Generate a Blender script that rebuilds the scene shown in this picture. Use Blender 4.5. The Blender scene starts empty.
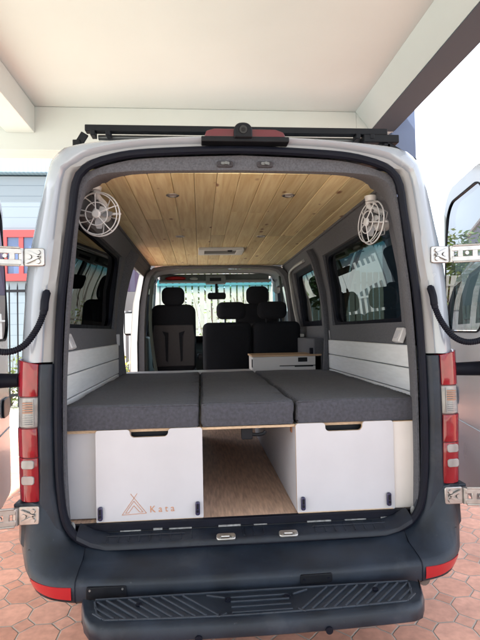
import bpy, bmesh, math, random
from mathutils import Vector, Matrix
random.seed(7)
R = math.radians
sc = bpy.context.scene

# ------------------------------------------------------------------ camera
cam_d = bpy.data.cameras.new('camera')
cam = bpy.data.objects.new('camera', cam_d)
sc.collection.objects.link(cam)
sc.camera = cam
YAW, PITCH, ROLL, FPX = .0804, .0217, -.0189, 491.0
f = Vector((math.sin(YAW)*math.cos(PITCH), math.cos(YAW)*math.cos(PITCH), math.sin(PITCH)))
r_ = Vector((math.cos(YAW), -math.sin(YAW), 0)); u_ = r_.cross(f)
rr = r_*math.cos(ROLL)+u_*math.sin(ROLL); uu = -r_*math.sin(ROLL)+u_*math.cos(ROLL)
M = Matrix((rr, uu, -f)).transposed().to_4x4()
M.translation = Vector((-.195, -2.15, 1.5))
cam.matrix_world = M
cam_d.sensor_fit = 'VERTICAL'; cam_d.sensor_height = 24.0; cam_d.lens = 24.0*FPX/640
cam_d.clip_start = .05; cam_d.clip_end = 600

# ------------------------------------------------------------------ light
SUN_EL, SUN_AZ = R(54), R(250)          # azimuth clockwise from +y : behind and left of the van
w = bpy.data.worlds.new('World'); sc.world = w; w.use_nodes = True
nt = w.node_tree; bg = nt.nodes['Background']
sky = nt.nodes.new('ShaderNodeTexSky'); sky.sky_type = 'NISHITA'; sky.sun_disc = False
sky.sun_elevation = SUN_EL; sky.sun_rotation = SUN_AZ
sky.air_density = 1.0; sky.dust_density = 5.0; sky.ozone_density = 1.0
cl_ = nt.nodes.new('ShaderNodeTexNoise'); cl_.inputs['Scale'].default_value = 2.2; cl_.inputs['Detail'].default_value = 5
cr_ = nt.nodes.new('ShaderNodeMapRange'); cr_.inputs['From Min'].default_value = .35; cr_.inputs['From Max'].default_value = .62
cr_.inputs['To Min'].default_value = .45; cr_.inputs['To Max'].default_value = .95; nt.links.new(cl_.outputs['Fac'], cr_.inputs['Value'])
tc_ = nt.nodes.new('ShaderNodeTexCoord'); nt.links.new(tc_.outputs['Generated'], cl_.inputs['Vector'])
mx_ = nt.nodes.new('ShaderNodeMix'); mx_.data_type = 'RGBA'; nt.links.new(cr_.outputs[0], mx_.inputs[0])
nt.links.new(sky.outputs[0], mx_.inputs[6]); mx_.inputs[7].default_value = (4.6, 5.0, 5.6, 1)     # uneven white added to the sky so it burns out
nt.links.new(mx_.outputs[2], bg.inputs[0]); bg.inputs[1].default_value = .15
sd = bpy.data.lights.new('sun', 'SUN'); sd.energy = 4.6; sd.angle = R(.6); sd.color = (1, .98, .94)
sun = bpy.data.objects.new('sun', sd); sc.collection.objects.link(sun)
to_sun = Vector((math.sin(SUN_AZ)*math.cos(SUN_EL), math.cos(SUN_AZ)*math.cos(SUN_EL), math.sin(SUN_EL)))
sun.rotation_euler = to_sun.to_track_quat('Z', 'Y').to_euler()
sun.location = (-12, -10, 20)
vs = sc.view_settings; vs.view_transform = 'Standard'; vs.look = 'None'; vs.gamma = 1; vs.exposure = 2.1
vs.use_curve_mapping = False
cy = sc.cycles; cy.max_bounces = 12; cy.diffuse_bounces = 6; cy.glossy_bounces = 5; cy.transmission_bounces = 8
cy.transparent_max_bounces = 12; cy.use_denoising = True; cy.sample_clamp_indirect = 8; cy.caustics_reflective = False

# ------------------------------------------------------------------ materials
MATS = {}
def mat(name, col, rough=.5, metal=0, coat=0, noise=0, nscale=8, bump=0, bscale=60, spec=.5, sheen=0, stretch=None, wear=0):
    if name in MATS: return MATS[name]
    m = bpy.data.materials.new(name); m.use_nodes = True; MATS[name] = m
    n = m.node_tree.nodes; l = m.node_tree.links; b = n['Principled BSDF']
    b.inputs['Base Color'].default_value = (*col, 1); b.inputs['Roughness'].default_value = rough
    b.inputs['Metallic'].default_value = metal; b.inputs['Coat Weight'].default_value = coat
    b.inputs['Specular IOR Level'].default_value = spec
    b.inputs['Coat Roughness'].default_value = .06; b.inputs['Sheen Weight'].default_value = sheen
    g = n.new('ShaderNodeNewGeometry'); src = g.outputs['Position']
    if stretch:
        mp = n.new('ShaderNodeMapping'); mp.inputs['Scale'].default_value = stretch
        l.new(src, mp.inputs[0]); src = mp.outputs[0]
    if noise:
        t = n.new('ShaderNodeTexNoise'); t.inputs['Scale'].default_value = nscale; t.inputs['Detail'].default_value = 6
        l.new(src, t.inputs['Vector'])
        r = n.new('ShaderNodeMapRange'); r.inputs['From Min'].default_value = .3; r.inputs['From Max'].default_value = .7
        r.inputs['To Min'].default_value = 1-noise; r.inputs['To Max'].default_value = 1+noise
        l.new(t.outputs['Fac'], r.inputs['Value'])
        mx = n.new('ShaderNodeVectorMath'); mx.operation = 'SCALE'; mx.inputs[0].default_value = col
        l.new(r.outputs[0], mx.inputs['Scale']); l.new(mx.outputs[0], b.inputs['Base Color'])
        r2 = n.new('ShaderNodeMapRange'); r2.inputs['To Min'].default_value = max(.02, rough-.12); r2.inputs['To Max'].default_value = min(1, rough+.12)
        l.new(t.outputs['Fac'], r2.inputs['Value']); l.new(r2.outputs[0], b.inputs['Roughness'])
    if wear:      # scuffs and dust
        prev = b.inputs['Base Color'].links[0].from_socket
        facs = []
        for sc_, th_, st_ in ((38, .66, (1,1,1)), (22, .68, (.25,6,6)), (3, .56, (1,1,1))):
            mp_ = n.new('ShaderNodeMapping'); mp_.inputs['Scale'].default_value = st_; l.new(g.outputs['Position'], mp_.inputs[0])
            tt = n.new('ShaderNodeTexNoise'); tt.inputs['Scale'].default_value = sc_; tt.inputs['Detail'].default_value = 8; tt.inputs['Roughness'].default_value = .65
            l.new(mp_.outputs[0], tt.inputs['Vector'])
            q = n.new('ShaderNodeMapRange'); q.inputs['From Min'].default_value = th_; q.inputs['From Max'].default_value = th_+.06
            q.inputs['To Max'].default_value = 1 if sc_ > 10 else .35
            l.new(tt.outputs['Fac'], q.inputs['Value']); facs.append(q.outputs[0])
        a1 = n.new('ShaderNodeMath'); a1.operation = 'ADD'; l.new(facs[0], a1.inputs[0]); l.new(facs[1], a1.inputs[1])
        a2 = n.new('ShaderNodeMath'); a2.operation = 'ADD'; l.new(a1.outputs[0], a2.inputs[0]); l.new(facs[2], a2.inputs[1])
        a3 = n.new('ShaderNodeMath'); a3.operation = 'MULTIPLY'; a3.use_clamp = True; l.new(a2.outputs[0], a3.inputs[0]); a3.inputs[1].default_value = wear
        mw = n.new('ShaderNodeMix'); mw.data_type = 'RGBA'; l.new(a3.outputs[0], mw.inputs[0]); l.new(prev, mw.inputs[6]); mw.inputs[7].default_value = (.10,.105,.115,1)
        l.new(mw.outputs[2], b.inputs['Base Color'])
    if bump:
        t2 = n.new('ShaderNodeTexNoise'); t2.inputs['Scale'].default_value = bscale; t2.inputs['Detail'].default_value = 4
        l.new(src, t2.inputs['Vector'])
        bp = n.new('ShaderNodeBump'); bp.inputs['Strength'].default_value = bump; bp.inputs['Distance'].default_value = .01
        l.new(t2.outputs['Fac'], bp.inputs['Height']); l.new(bp.outputs[0], b.inputs['Normal'])
    return m

PAINT = mat('van_paint', (.27, .305, .36), .24, 0, .8, noise=.03, nscale=3)
DOORP = mat('door_paint', (.55, .60, .65), .3, 0, .3, noise=.03, nscale=3)
JAMB = mat('jamb_paint', (.23, .228, .24), .4, 0, .3, noise=.05, nscale=6)
PLAST = mat('bumper_plastic', (.0095, .0145, .024), .42, spec=.33, wear=.3, noise=.45, nscale=7, bump=.15, bscale=700)
PLAST2 = mat('scuff_plastic', (.0065, .010, .018), .42, spec=.33, wear=.25, noise=.3, nscale=20, bump=.15, bscale=500)
RUB = mat('rubber', (.004, .005, .011), .6, spec=.16, noise=.2, nscale=20)
CARP = mat('carpet', (.085, .088, .106), .95, noise=.28, nscale=140, bump=.5, bscale=900, sheen=.1)
CARPD = mat('carpet_dark', (.045, .042, .05), .95, noise=.3, nscale=120, bump=.5, bscale=900)
FAB = mat('mattress_fabric', (.054, .056, .074), .93, noise=.3, nscale=70, bump=.6, bscale=450, sheen=.12)
SEATF = mat('seat_fabric', (.009, .010, .014), .9, noise=.2, nscale=60, bump=.3, bscale=600, spec=.2)
SEATG = mat('seat_grey', (.03, .028, .032), .75, noise=.15, nscale=40, bump=.2, bscale=500)
WLAM = mat('white_laminate', (.46, .46, .50), .42, noise=.04, nscale=5)
WPAN = mat('white_boards', (.78, .80, .83), .5, noise=.05, nscale=9, stretch=(8, 1, 8))
PLY = mat('plywood_edge', (.50, .36, .24), .7, noise=.2, nscale=60, stretch=(1, 1, 6))
PLYT = mat('plywood_top', (.42, .28, .17), .55, noise=.15, nscale=14, stretch=(1, 6, 6))
WFAN = mat('white_fan_plastic', (.58, .58, .60), .35, noise=.03)
METAL = mat('zinc_metal', (.42, .41, .40), .36, .9, noise=.15, nscale=25)
ALU = mat('aluminium', (.6, .6, .6), .3, 1)
BLACK = mat('black_paint', (.006, .007, .010), .55, spec=.2, noise=.2, nscale=20)
BLUEBLK = mat('blue_black_latch', (.012, .014, .055), .3, coat=.5)
CEIL = mat('carport_paint', (.50, .56, .565), .8, noise=.05, nscale=.7, bump=.15, bscale=6)
BEAMP = mat('beam_paint', (.455, .50, .51), .8, noise=.03, nscale=1.5)
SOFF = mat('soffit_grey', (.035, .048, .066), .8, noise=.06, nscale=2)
COLB = mat('column_blue_grey', (.072, .10, .17), .6, noise=.08, nscale=3)
ORANGE = mat('logo_orange', (.46, .22, .12), .6)
CONS = mat('headliner_grey', (.17, .19, .195), .85, noise=.08, nscale=30)
DASH = mat('dash_plastic', (.03, .035, .037), .6, noise=.1)
BELT = mat('belt', (.16, .2, .19), .6)
REDC = mat('red_cloth', (.5, .02, .02), .7, noise=.2, nscale=20)
WCLOTH = mat('white_cloth', (.6, .6, .58), .8)
TYRE = mat('tyre', (.014, .014, .015), .85, noise=.2, nscale=30)

def plank_mat():
    m = bpy.data.materials.new('pine_planks'); m.use_nodes = True
    n = m.node_tree.nodes; l = m.node_tree.links; b = n['Principled BSDF']
    g = n.new('ShaderNodeNewGeometry')
    # shift the pattern per board
    sh = n.new('ShaderNodeVectorMath'); sh.operation = 'SCALE'; sh.inputs[0].default_value = (0, 37, 11)
    l.new(g.outputs['Random Per Island'], sh.inputs['Scale'])
    ad = n.new('ShaderNodeVectorMath'); l.new(g.outputs['Position'], ad.inputs[0]); l.new(sh.outputs[0], ad.inputs[1])
    mp = n.new('ShaderNodeMapping'); mp.inputs['Scale'].default_value = (26, 1.6, 26); l.new(ad.outputs[0], mp.inputs[0])
    t = n.new('ShaderNodeTexNoise'); t.inputs['Scale'].default_value = 1.6; t.inputs['Detail'].default_value = 5; t.inputs['Distortion'].default_value = .6
    l.new(mp.outputs[0], t.inputs['Vector'])
    cr = n.new('ShaderNodeValToRGB'); e = cr.color_ramp.elements
    e[0].position = .3; e[0].color = (.66, .53, .27, 1); e[1].position = .66; e[1].color = (.84, .76, .46, 1)
    l.new(t.outputs['Fac'], cr.inputs[0])
    # knots
    mk = n.new('ShaderNodeMapping'); mk.inputs['Scale'].default_value = (11, 5.5, 0); l.new(ad.outputs[0], mk.inputs[0])
    v = n.new('ShaderNodeTexVoronoi'); v.inputs['Scale'].default_value = 1.0; l.new(mk.outputs[0], v.inputs['Vector'])
    sz = n.new('ShaderNodeSeparateColor'); l.new(v.outputs['Color'], sz.inputs[0])
    th = n.new('ShaderNodeMapRange'); th.inputs['From Min'].default_value = .3; th.inputs['From Max'].default_value = 1
    th.inputs['To Min'].default_value = .0; th.inputs['To Max'].default_value = .2; l.new(sz.outputs[0], th.inputs['Value'])
    dv = n.new('ShaderNodeMath'); dv.operation = 'SUBTRACT'; l.new(th.outputs[0], dv.inputs[0]); l.new(v.outputs['Distance'], dv.inputs[1])
    kr = n.new('ShaderNodeMapRange'); kr.inputs['From Min'].default_value = -.04; kr.inputs['From Max'].default_value = .06
    l.new(dv.outputs[0], kr.inputs['Value'])
    mx = n.new('ShaderNodeMix'); mx.data_type = 'RGBA'; l.new(kr.outputs[0], mx.inputs[0]); l.new(cr.outputs[0], mx.inputs[6])
    mx.inputs[7].default_value = (.26, .13, .06, 1)
    hv = n.new('ShaderNodeHueSaturation'); vr = n.new('ShaderNodeMapRange'); vr.inputs['To Min'].default_value = .82; vr.inputs['To Max'].default_value = 1.18
    l.new(g.outputs['Random Per Island'], vr.inputs['Value']); l.new(vr.outputs[0], hv.inputs['Value']); l.new(mx.outputs[2], hv.inputs['Color'])
    l.new(hv.outputs[0], b.inputs['Base Color']); b.inputs['Roughness'].default_value = .55
    return m
PINE = plank_mat()

def floor_mat():
    m = mat('wood_floor', (.47, .32, .24), .5, noise=.3, nscale=9, stretch=(9, 1, 1), bump=.05)
    return m
WOODF = floor_mat()

def paver_mat():
    m = bpy.data.materials.new('octagon_pavers'); m.use_nodes = True
    n = m.node_tree.nodes; l = m.node_tree.links; b = n['Principled BSDF']
    def mth(op, a, bb=None, c=None):
        k = n.new('ShaderNodeMath'); k.operation = op
        for i, s in enumerate((a, bb, c)):
            if s is None: continue
            if isinstance(s, (int, float)): k.inputs[i].default_value = s
            else: l.new(s, k.inputs[i])
        return k.outputs[0]
    g = n.new('ShaderNodeNewGeometry')
    wob = n.new('ShaderNodeTexNoise'); wob.inputs['Scale'].default_value = 14; l.new(g.outputs['Position'], wob.inputs['Vector'])
    wv = n.new('ShaderNodeVectorMath'); wv.operation = 'SCALE'; wv.inputs['Scale'].default_value = .012; l.new(wob.outputs['Color'], wv.inputs[0])
    pa = n.new('ShaderNodeVectorMath'); l.new(g.outputs['Position'], pa.inputs[0]); l.new(wv.outputs[0], pa.inputs[1])
    s = n.new('ShaderNodeSeparateXYZ'); l.new(pa.outputs[0], s.inputs[0])
    U = mth('DIVIDE', mth('ADD', s.outputs[0], 1.113+20.), .205); V = mth('DIVIDE', mth('ADD', s.outputs[1], -.69+20.5), .215)
    U = mth('ADD', U, .5); V = mth('ADD', V, .5)
    fu = mth('SUBTRACT', mth('FRACT', U), .5); fv = mth('SUBTRACT', mth('FRACT', V), .5)
    au = mth('ABSOLUTE', fu); av = mth('ABSOLUTE', fv)
    d = mth('ADD', au, av)                      # diamond distance; corner diamond where d > .70
    dia = mth('GREATER_THAN', d, .70)
    e1 = mth('MULTIPLY', mth('ABSOLUTE', mth('SUBTRACT', d, .70)), .707)
    e2 = mth('SUBTRACT', .5, mth('MAXIMUM', au, av))
    e2 = mth('ADD', e2, mth('MULTIPLY', dia, 10))
    e = mth('MINIMUM', e1, e2)
    gr = n.new('ShaderNodeMapRange'); gr.inputs['From Min'].default_value = .010; gr.inputs['From Max'].default_value = .026
    l.new(e, gr.inputs['Value'])
    # ids
    idu = mth('FLOOR', mth('ADD', U, mth('MULTIPLY', dia, .5))); idv = mth('FLOOR', mth('ADD', V, mth('MULTIPLY', dia, .5)))
    cb = n.new('ShaderNodeCombineXYZ'); l.new(idu, cb.inputs[0]); l.new(idv, cb.inputs[1]); l.new(dia, cb.inputs[2])
    wn = n.new('ShaderNodeTexWhiteNoise'); wn.noise_dimensions = '3D'; l.new(cb.outputs[0], wn.inputs['Vector'])
    cr = n.new('ShaderNodeValToRGB'); el = cr.color_ramp.elements
    el[0].color = (.48, .215, .14, 1); el[1].color = (.61, .30, .21, 1); l.new(wn.outputs['Value'], cr.inputs[0])
    big = n.new('ShaderNodeTexNoise'); big.inputs['Scale'].default_value = 22; big.inputs['Detail'].default_value = 8
    l.new(g.outputs['Position'], big.inputs['Vector'])
    hr = n.new('ShaderNodeMapRange'); hr.inputs['From Min'].default_value = .25; hr.inputs['From Max'].default_value = .75
    hr.inputs['To Min'].default_value = .82; hr.inputs['To Max'].default_value = 1.18; l.new(big.outputs['Fac'], hr.inputs['Value'])
    st1 = n.new('ShaderNodeTexNoise'); st1.inputs['Scale'].default_value = 1.7; st1.inputs['Detail'].default_value = 7; l.new(g.outputs['Position'], st1.inputs['Vector'])
    st2 = n.new('ShaderNodeMapRange'); st2.inputs['From Min'].default_value = .35; st2.inputs['From Max'].default_value = .6; st2.inputs['To Min'].default_value = .76; st2.inputs['To Max'].default_value = 1.06
    l.new(st1.outputs['Fac'], st2.inputs['Value'])
    hv = n.new('ShaderNodeHueSaturation'); l.new(mth('MULTIPLY', hr.outputs[0], st2.outputs[0]), hv.inputs['Value']); l.new(cr.outputs[0], hv.inputs['Color'])
    mx = n.new('ShaderNodeMix'); mx.data_type = 'RGBA'; l.new(gr.outputs[0], mx.inputs[0])
    mx.inputs[6].default_value = (.34, .28, .23, 1); l.new(hv.outputs[0], mx.inputs[7])
    l.new(mx.outputs[2], b.inputs['Base Color']); b.inputs['Roughness'].default_value = .75
    bh = mth('ADD', gr.outputs[0], mth('MULTIPLY', big.outputs['Fac'], .25))
    bp = n.new('ShaderNodeBump'); bp.inputs['Distance'].default_value = .006; bp.inputs['Strength'].default_value = .9
    l.new(bh, bp.inputs['Height']); l.new(bp.outputs[0], b.inputs['Normal'])
    return m
PAVE = paver_mat()

def glass_mat(name, tint, refl=1.0, band=None):
    m = bpy.data.materials.new(name); m.use_nodes = True
    n = m.node_tree.nodes; l = m.node_tree.links; n.remove(n['Principled BSDF']); o = n['Material Output']
    tr = n.new('ShaderNodeBsdfTransparent'); tr.inputs[0].default_value = (*tint, 1)
    if band:
        g = n.new('ShaderNodeNewGeometry'); s = n.new('ShaderNodeSeparateXYZ'); l.new(g.outputs['Position'], s.inputs[0])
        mr = n.new('ShaderNodeMapRange'); mr.inputs['From Min'].default_value = band[0]; mr.inputs['From Max'].default_value = band[1]
        l.new(s.outputs[2], mr.inputs['Value'])
        mx = n.new('ShaderNodeMix'); mx.data_type = 'RGBA'; l.new(mr.outputs[0], mx.inputs[0])
        mx.inputs[6].default_value = (*tint, 1); mx.inputs[7].default_value = (*band[2], 1); l.new(mx.outputs[2], tr.inputs[0])
    gl = n.new('ShaderNodeBsdfGlossy'); gl.inputs['Roughness'].default_value = .0
    fr = n.new('ShaderNodeFresnel'); gb = n.new('ShaderNodeNewGeometry'); io = n.new('ShaderNodeMapRange'); io.inputs['To Min'].default_value = 1.5; io.inputs['To Max'].default_value = 1/1.5
    l.new(gb.outputs['Backfacing'], io.inputs['Value']); l.new(io.outputs[0], fr.inputs[0])
    k = n.new('ShaderNodeMath'); k.operation = 'MULTIPLY'; k.use_clamp = True; k.inputs[1].default_value = refl; l.new(fr.outputs[0], k.inputs[0])
    mi = n.new('ShaderNodeMixShader'); l.new(k.outputs[0], mi.inputs[0]); l.new(tr.outputs[0], mi.inputs[1]); l.new(gl.outputs[0], mi.inputs[2])
    l.new(mi.outputs[0], o.inputs['Surface'])
    return m
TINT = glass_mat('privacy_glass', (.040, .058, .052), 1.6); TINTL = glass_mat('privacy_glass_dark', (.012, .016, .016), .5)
DGLASS = glass_mat('door_privacy_glass', (.04, .055, .055), 1.7)
CLEAR = glass_mat('clear_glass', (.72, .86, .84), 1.0)
WSCR = glass_mat('windscreen_glass', (.72, .80, .76), 1.0, band=(2.0, 2.10, (.12, .42, .52)))
CLEARL = glass_mat('lamp_clear', (.9, .9, .9), 1.3)

def lens_mat(name, col, rough=.12):
    m = mat(name, col, rough, coat=.45, spec=.3)
    n = m.node_tree.nodes; l = m.node_tree.links; b = n['Principled BSDF']
    g = n.new('ShaderNodeNewGeometry')
    mp = n.new('ShaderNodeMapping'); mp.inputs['Scale'].default_value = (26, 26, 14); l.new(g.outputs['Position'], mp.inputs[0])
    t = n.new('ShaderNodeTexVoronoi'); t.inputs['Scale'].default_value = 1.2; l.new(mp.outputs[0], t.inputs['Vector'])
    mx = n.new('ShaderNodeMix'); mx.data_type = 'RGBA'; l.new(t.outputs['Distance'], mx.inputs[0])
    mx.inputs[6].default_value = (*col, 1); mx.inputs[7].default_value = (*[c*.62 for c in col], 1)
    l.new(mx.outputs[2], b.inputs['Base Color'])
    bp = n.new('ShaderNodeBump'); bp.inputs['Strength'].default_value = .25; bp.inputs['Distance'].default_value = .004
    l.new(t.outputs['Distance'], bp.inputs['Height']); l.new(bp.outputs[0], b.inputs['Normal'])
    return m
RED = lens_mat('red_lens', (.24, .003, .012))
RED2 = mat('reflector_red', (.34, .005, .012), .3, coat=.3)
CLENS = lens_mat('silver_lens', (.30, .29, .29), .15)
AMB = mat('amber_bulb', (.26, .13, .085), .3)

def brick_like(name, c1, c2, axis, period, rough=.6, duty=.5):
    """ribs / boards across one axis"""
    m = bpy.data.materials.new(name); m.use_nodes = True
    n = m.node_tree.nodes; l = m.node_tree.links; b = n['Principled BSDF']; b.inputs['Roughness'].default_value = rough
    g = n.new('ShaderNodeNewGeometry'); s = n.new('ShaderNodeSeparateXYZ'); l.new(g.outputs['Position'], s.inputs[0])
    k = n.new('ShaderNodeMath'); k.operation = 'DIVIDE'; l.new(s.outputs[axis], k.inputs[0]); k.inputs[1].default_value = period
    fr = n.new('ShaderNodeMath'); fr.operation = 'FRACT'; l.new(k.outputs[0], fr.inputs[0])
    gt = n.new('ShaderNodeMath'); gt.operation = 'GREATER_THAN'; l.new(fr.outputs[0], gt.inputs[0]); gt.inputs[1].default_value = duty
    mx = n.new('ShaderNodeMix'); mx.data_type = 'RGBA'; l.new(gt.outputs[0], mx.inputs[0]); mx.inputs[6].default_value = (*c1, 1); mx.inputs[7].default_value = (*c2, 1)
    l.new(mx.outputs[2], b.inputs['Base Color'])
    bp = n.new('ShaderNodeBump'); bp.inputs['Distance'].default_value = .02; l.new(fr.outputs[0], bp.inputs['Height']); l.new(bp.outputs[0], b.inputs['Normal'])
    return m

# ------------------------------------------------------------------ mesh helpers
class MB:
    def __init__(s): s.v = []; s.f = []; s.mi = []
    def add(s, vs, fs, mi=0):
        o = len(s.v); s.v += [tuple(p) for p in vs]
        for q in fs: s.f.append([i+o for i in q]); s.mi.append(mi)
        return s
    def box(s, a, b, mi=0, M=None):
        x0, y0, z0 = a; x1, y1, z1 = b
        vs = [Vector(p) for p in ((x0,y0,z0),(x1,y0,z0),(x1,y1,z0),(x0,y1,z0),(x0,y0,z1),(x1,y0,z1),(x1,y1,z1),(x0,y1,z1))]
        if M: vs = [M @ p for p in vs]
        return s.add(vs, [(3,2,1,0),(4,5,6,7),(0,1,5,4),(1,2,6,5),(2,3,7,6),(3,0,4,7)], mi)
    def bar(s, p, q, wd, ht, up=(0,0,1), mi=0):
        p = Vector(p); q = Vector(q); d = (q-p); L = d.length; d.normalize(); up = Vector(up)
        sx = d.cross(up).normalized(); sz = sx.cross(d)
        Mx = Matrix((sx, d, sz)).transposed().to_4x4(); Mx.translation = p
        return s.box((-wd/2, 0, -ht/2), (wd/2, L, ht/2), mi, Mx)
    def cyl(s, p, q, r0, r1=None, n=20, mi=0, caps=True):
        r1 = r0 if r1 is None else r1
        p = Vector(p); q = Vector(q); d = (q-p).normalized()
        a = d.orthogonal().normalized(); b = d.cross(a)
        vs = [p+(a*math.cos(t)+b*math.sin(t))*r0 for t in [2*math.pi*i/n for i in range(n)]]
        vs += [q+(a*math.cos(t)+b*math.sin(t))*r1 for t in [2*math.pi*i/n for i in range(n)]]
        fs = [(i, (i+1) % n, n+(i+1) % n, n+i) for i in range(n)]
        if caps: fs += [tuple(range(n-1, -1, -1)), tuple(range(n, 2*n))]
        return s.add(vs, fs, mi)
    def tube(s, pts, r, n=12, closed=False, mi=0, sx=1.0):
        """r number or list; parallel-transport frame"""
        pts = [Vector(p) for p in pts]; N = len(pts)
        rad = r if isinstance(r, (list, tuple)) else [r]*N
        T = []
        for i in range(N):
            a = pts[(i-1) % N] if (closed or i > 0) else pts[i]; b = pts[(i+1) % N] if (closed or i < N-1) else pts[i]
            T.append((b-a).normalized())
        nrm = T[0].orthogonal().normalized(); vs = []
        for i in range(N):
            nrm = (nrm - T[i]*nrm.dot(T[i])).normalized(); bn = T[i].cross(nrm)
            for k in range(n):
                t = 2*math.pi*k/n; vs.append(pts[i]+(nrm*math.cos(t)+bn*math.sin(t)*sx)*rad[i])
        fs = []
        for i in range(N if closed else N-1):
            j = (i+1) % N
            for k in range(n):
                k2 = (k+1) % n; fs.append((i*n+k, i*n+k2, j*n+k2, j*n+k))
        if not closed: fs += [tuple(range(n-1, -1, -1)), tuple(range((N-1)*n, N*n))]
        return s.add(vs, fs, mi)
    def loft(s, rings, closed=False, mi=0, caps=False):
        n = len(rings[0]); vs = [p for rg in rings for p in rg]; fs = []
        for i in range(len(rings)-1):
            for k in range(n if closed else n-1):
                k2 = (k+1) % n; fs.append((i*n+k, i*n+k2, (i+1)*n+k2, (i+1)*n+k))
        if caps: fs += [tuple(range(n-1, -1, -1)), tuple(range((len(rings)-1)*n, len(rings)*n))]
        return s.add(vs, fs, mi)
    def prism(s, poly, fn0, fn1, mi=0):
        """poly 2-D; fn0/fn1 map 2-D to 3-D for the two caps"""
        n = len(poly); vs = [fn0(*p) for p in poly]+[fn1(*p) for p in poly]
        fs = [tuple(range(n-1, -1, -1)), tuple(range(n, 2*n))]+[(i, (i+1) % n, n+(i+1) % n, n+i) for i in range(n)]
        return s.add(vs, fs, mi)
    def ring_plate(s, outer, inner, fn0, fn1, mi=0):
        n = len(outer); vs = [fn0(*p) for p in outer]+[fn0(*p) for p in inner]+[fn1(*p) for p in outer]+[fn1(*p) for p in inner]; fs = []
        for i in range(n):
            j = (i+1) % n
            fs += [(i, j, n+j, n+i), (2*n+j, 2*n+i, 3*n+i, 3*n+j), (j, i, 2*n+i, 2*n+j), (n+i, n+j, 3*n+j, 3*n+i)]
        return s.add(vs, fs, mi)
    def sphere(s, c, r, n=16, m=10, sc3=(1,1,1), mi=0):
        vs = []; fs = []
        for i in range(m+1):
            ph = math.pi*i/m
            for k in range(n):
                t = 2*math.pi*k/n; vs.append((c[0]+r*sc3[0]*math.sin(ph)*math.cos(t), c[1]+r*sc3[1]*math.sin(ph)*math.sin(t), c[2]+r*sc3[2]*math.cos(ph)))
        for i in range(m):
            for k in range(n): fs.append((i*n+k, (i+1)*n+k, (i+1)*n+(k+1) % n, i*n+(k+1) % n))
        return s.add(vs, fs, mi)
    def build(s, name, mats, parent=None, bevel=0, seg=2, smooth=35, subd=0, label=None):
        me = bpy.data.meshes.new(name)
        me.from_pydata(s.v, [], s.f)
        if not isinstance(mats, (list, tuple)): mats = [mats]
        for mm in mats: me.materials.append(mm)
        for p, i in zip(me.polygons, s.mi): p.material_index = i
        bm = bmesh.new(); bm.from_mesh(me)
        bmesh.ops.remove_doubles(bm, verts=bm.verts, dist=1e-5)
        bmesh.ops.recalc_face_normals(bm, faces=bm.faces)
        if smooth:
            for fc in bm.faces: fc.smooth = True
            a = R(smooth)
            for e in bm.edges:
                if len(e.link_faces) == 2: e.smooth = e.calc_face_angle(0) < a
        bm.to_mesh(me); bm.free()
        o = bpy.data.objects.new(name, me); sc.collection.objects.link(o)
        if parent: o.parent = parent
        if bevel:
            b = o.modifiers.new('bevel', 'BEVEL'); b.width = bevel; b.segments = seg; b.limit_method = 'ANGLE'; b.angle_limit = R(30)
            b.harden_normals = False
        if subd:
            b = o.modifiers.new('subd', 'SUBSURF'); b.levels = subd; b.render_levels = subd
        if label: o['label'] = label
        return o

def tag(o, label=None, cat=None, group=None, kind=None):
    if label: o['label'] = label
    if cat: o['category'] = cat
    if group: o['group'] = group
    if kind: o['kind'] = kind
    return o
def thing(name, label, cat, loc=(0,0,0), group=None):
    o = bpy.data.objects.new(name, None); sc.collection.objects.link(o); o.location = loc; o.empty_display_size = .1
    return tag(o, label, cat, group)
def copy_tree(o, parent=None):
    c = o.copy(); sc.collection.objects.link(c); c.parent = parent
    for ch in [k for k in sc.objects if k.parent == o]: copy_tree(ch, c)
    return c
def lerp(tab, z):
    if z <= tab[0][0]: return tab[0][1]
    for (a, b), (c, d) in zip(tab, tab[1:]):
        if z <= c: return b+(d-b)*(z-a)/(c-a)
    return tab[-1][1]
def smooth_path(pts, n, closed=False):
    """Catmull-Rom resampled to n points by arc length"""
    P = [Vector(p) for p in pts]; out = []; N = len(P)
    for i in range(N if closed else N-1):
        g = (lambda k: P[k % N]) if closed else (lambda k: P[max(0, min(N-1, k))])
        p0, p1, p2, p3 = g(i-1), g(i), g(i+1), g(i+2)
        for k in range(12):
            t = k/12; out.append(.5*((2*p1)+(p2-p0)*t+(2*p0-5*p1+4*p2-p3)*t*t+(3*p1-p0-3*p2+p3)*t**3))
    if closed: out.append(out[0].copy())
    else: out.append(P[-1].copy())
    D = [0]
    for a, b in zip(out, out[1:]): D.append(D[-1]+(b-a).length)
    res = []; j = 0; m = n if closed else n-1
    for i in range(n):
        d = D[-1]*i/m
        while j < len(D)-2 and D[j+1] < d: j += 1
        sg = D[j+1]-D[j]; res.append(out[j].lerp(out[j+1], (d-D[j])/sg if sg else 0))
    return res
def rrect(x0, y0, x1, y1, r, n=6):
    rs = r if isinstance(r, (tuple, list)) else (r,)*4
    o = []
    for (cx, cy, a0, q) in ((x1-rs[0], y1-rs[0], 0, rs[0]), (x0+rs[1], y1-rs[1], 90, rs[1]), (x0+rs[2], y0+rs[2], 180, rs[2]), (x1-rs[3], y0+rs[3], 270, rs[3])):
        for k in range(n+1):
            t = R(a0+90*k/n); o.append((cx+q*math.cos(t), cy+q*math.sin(t)))
    return o

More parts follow.
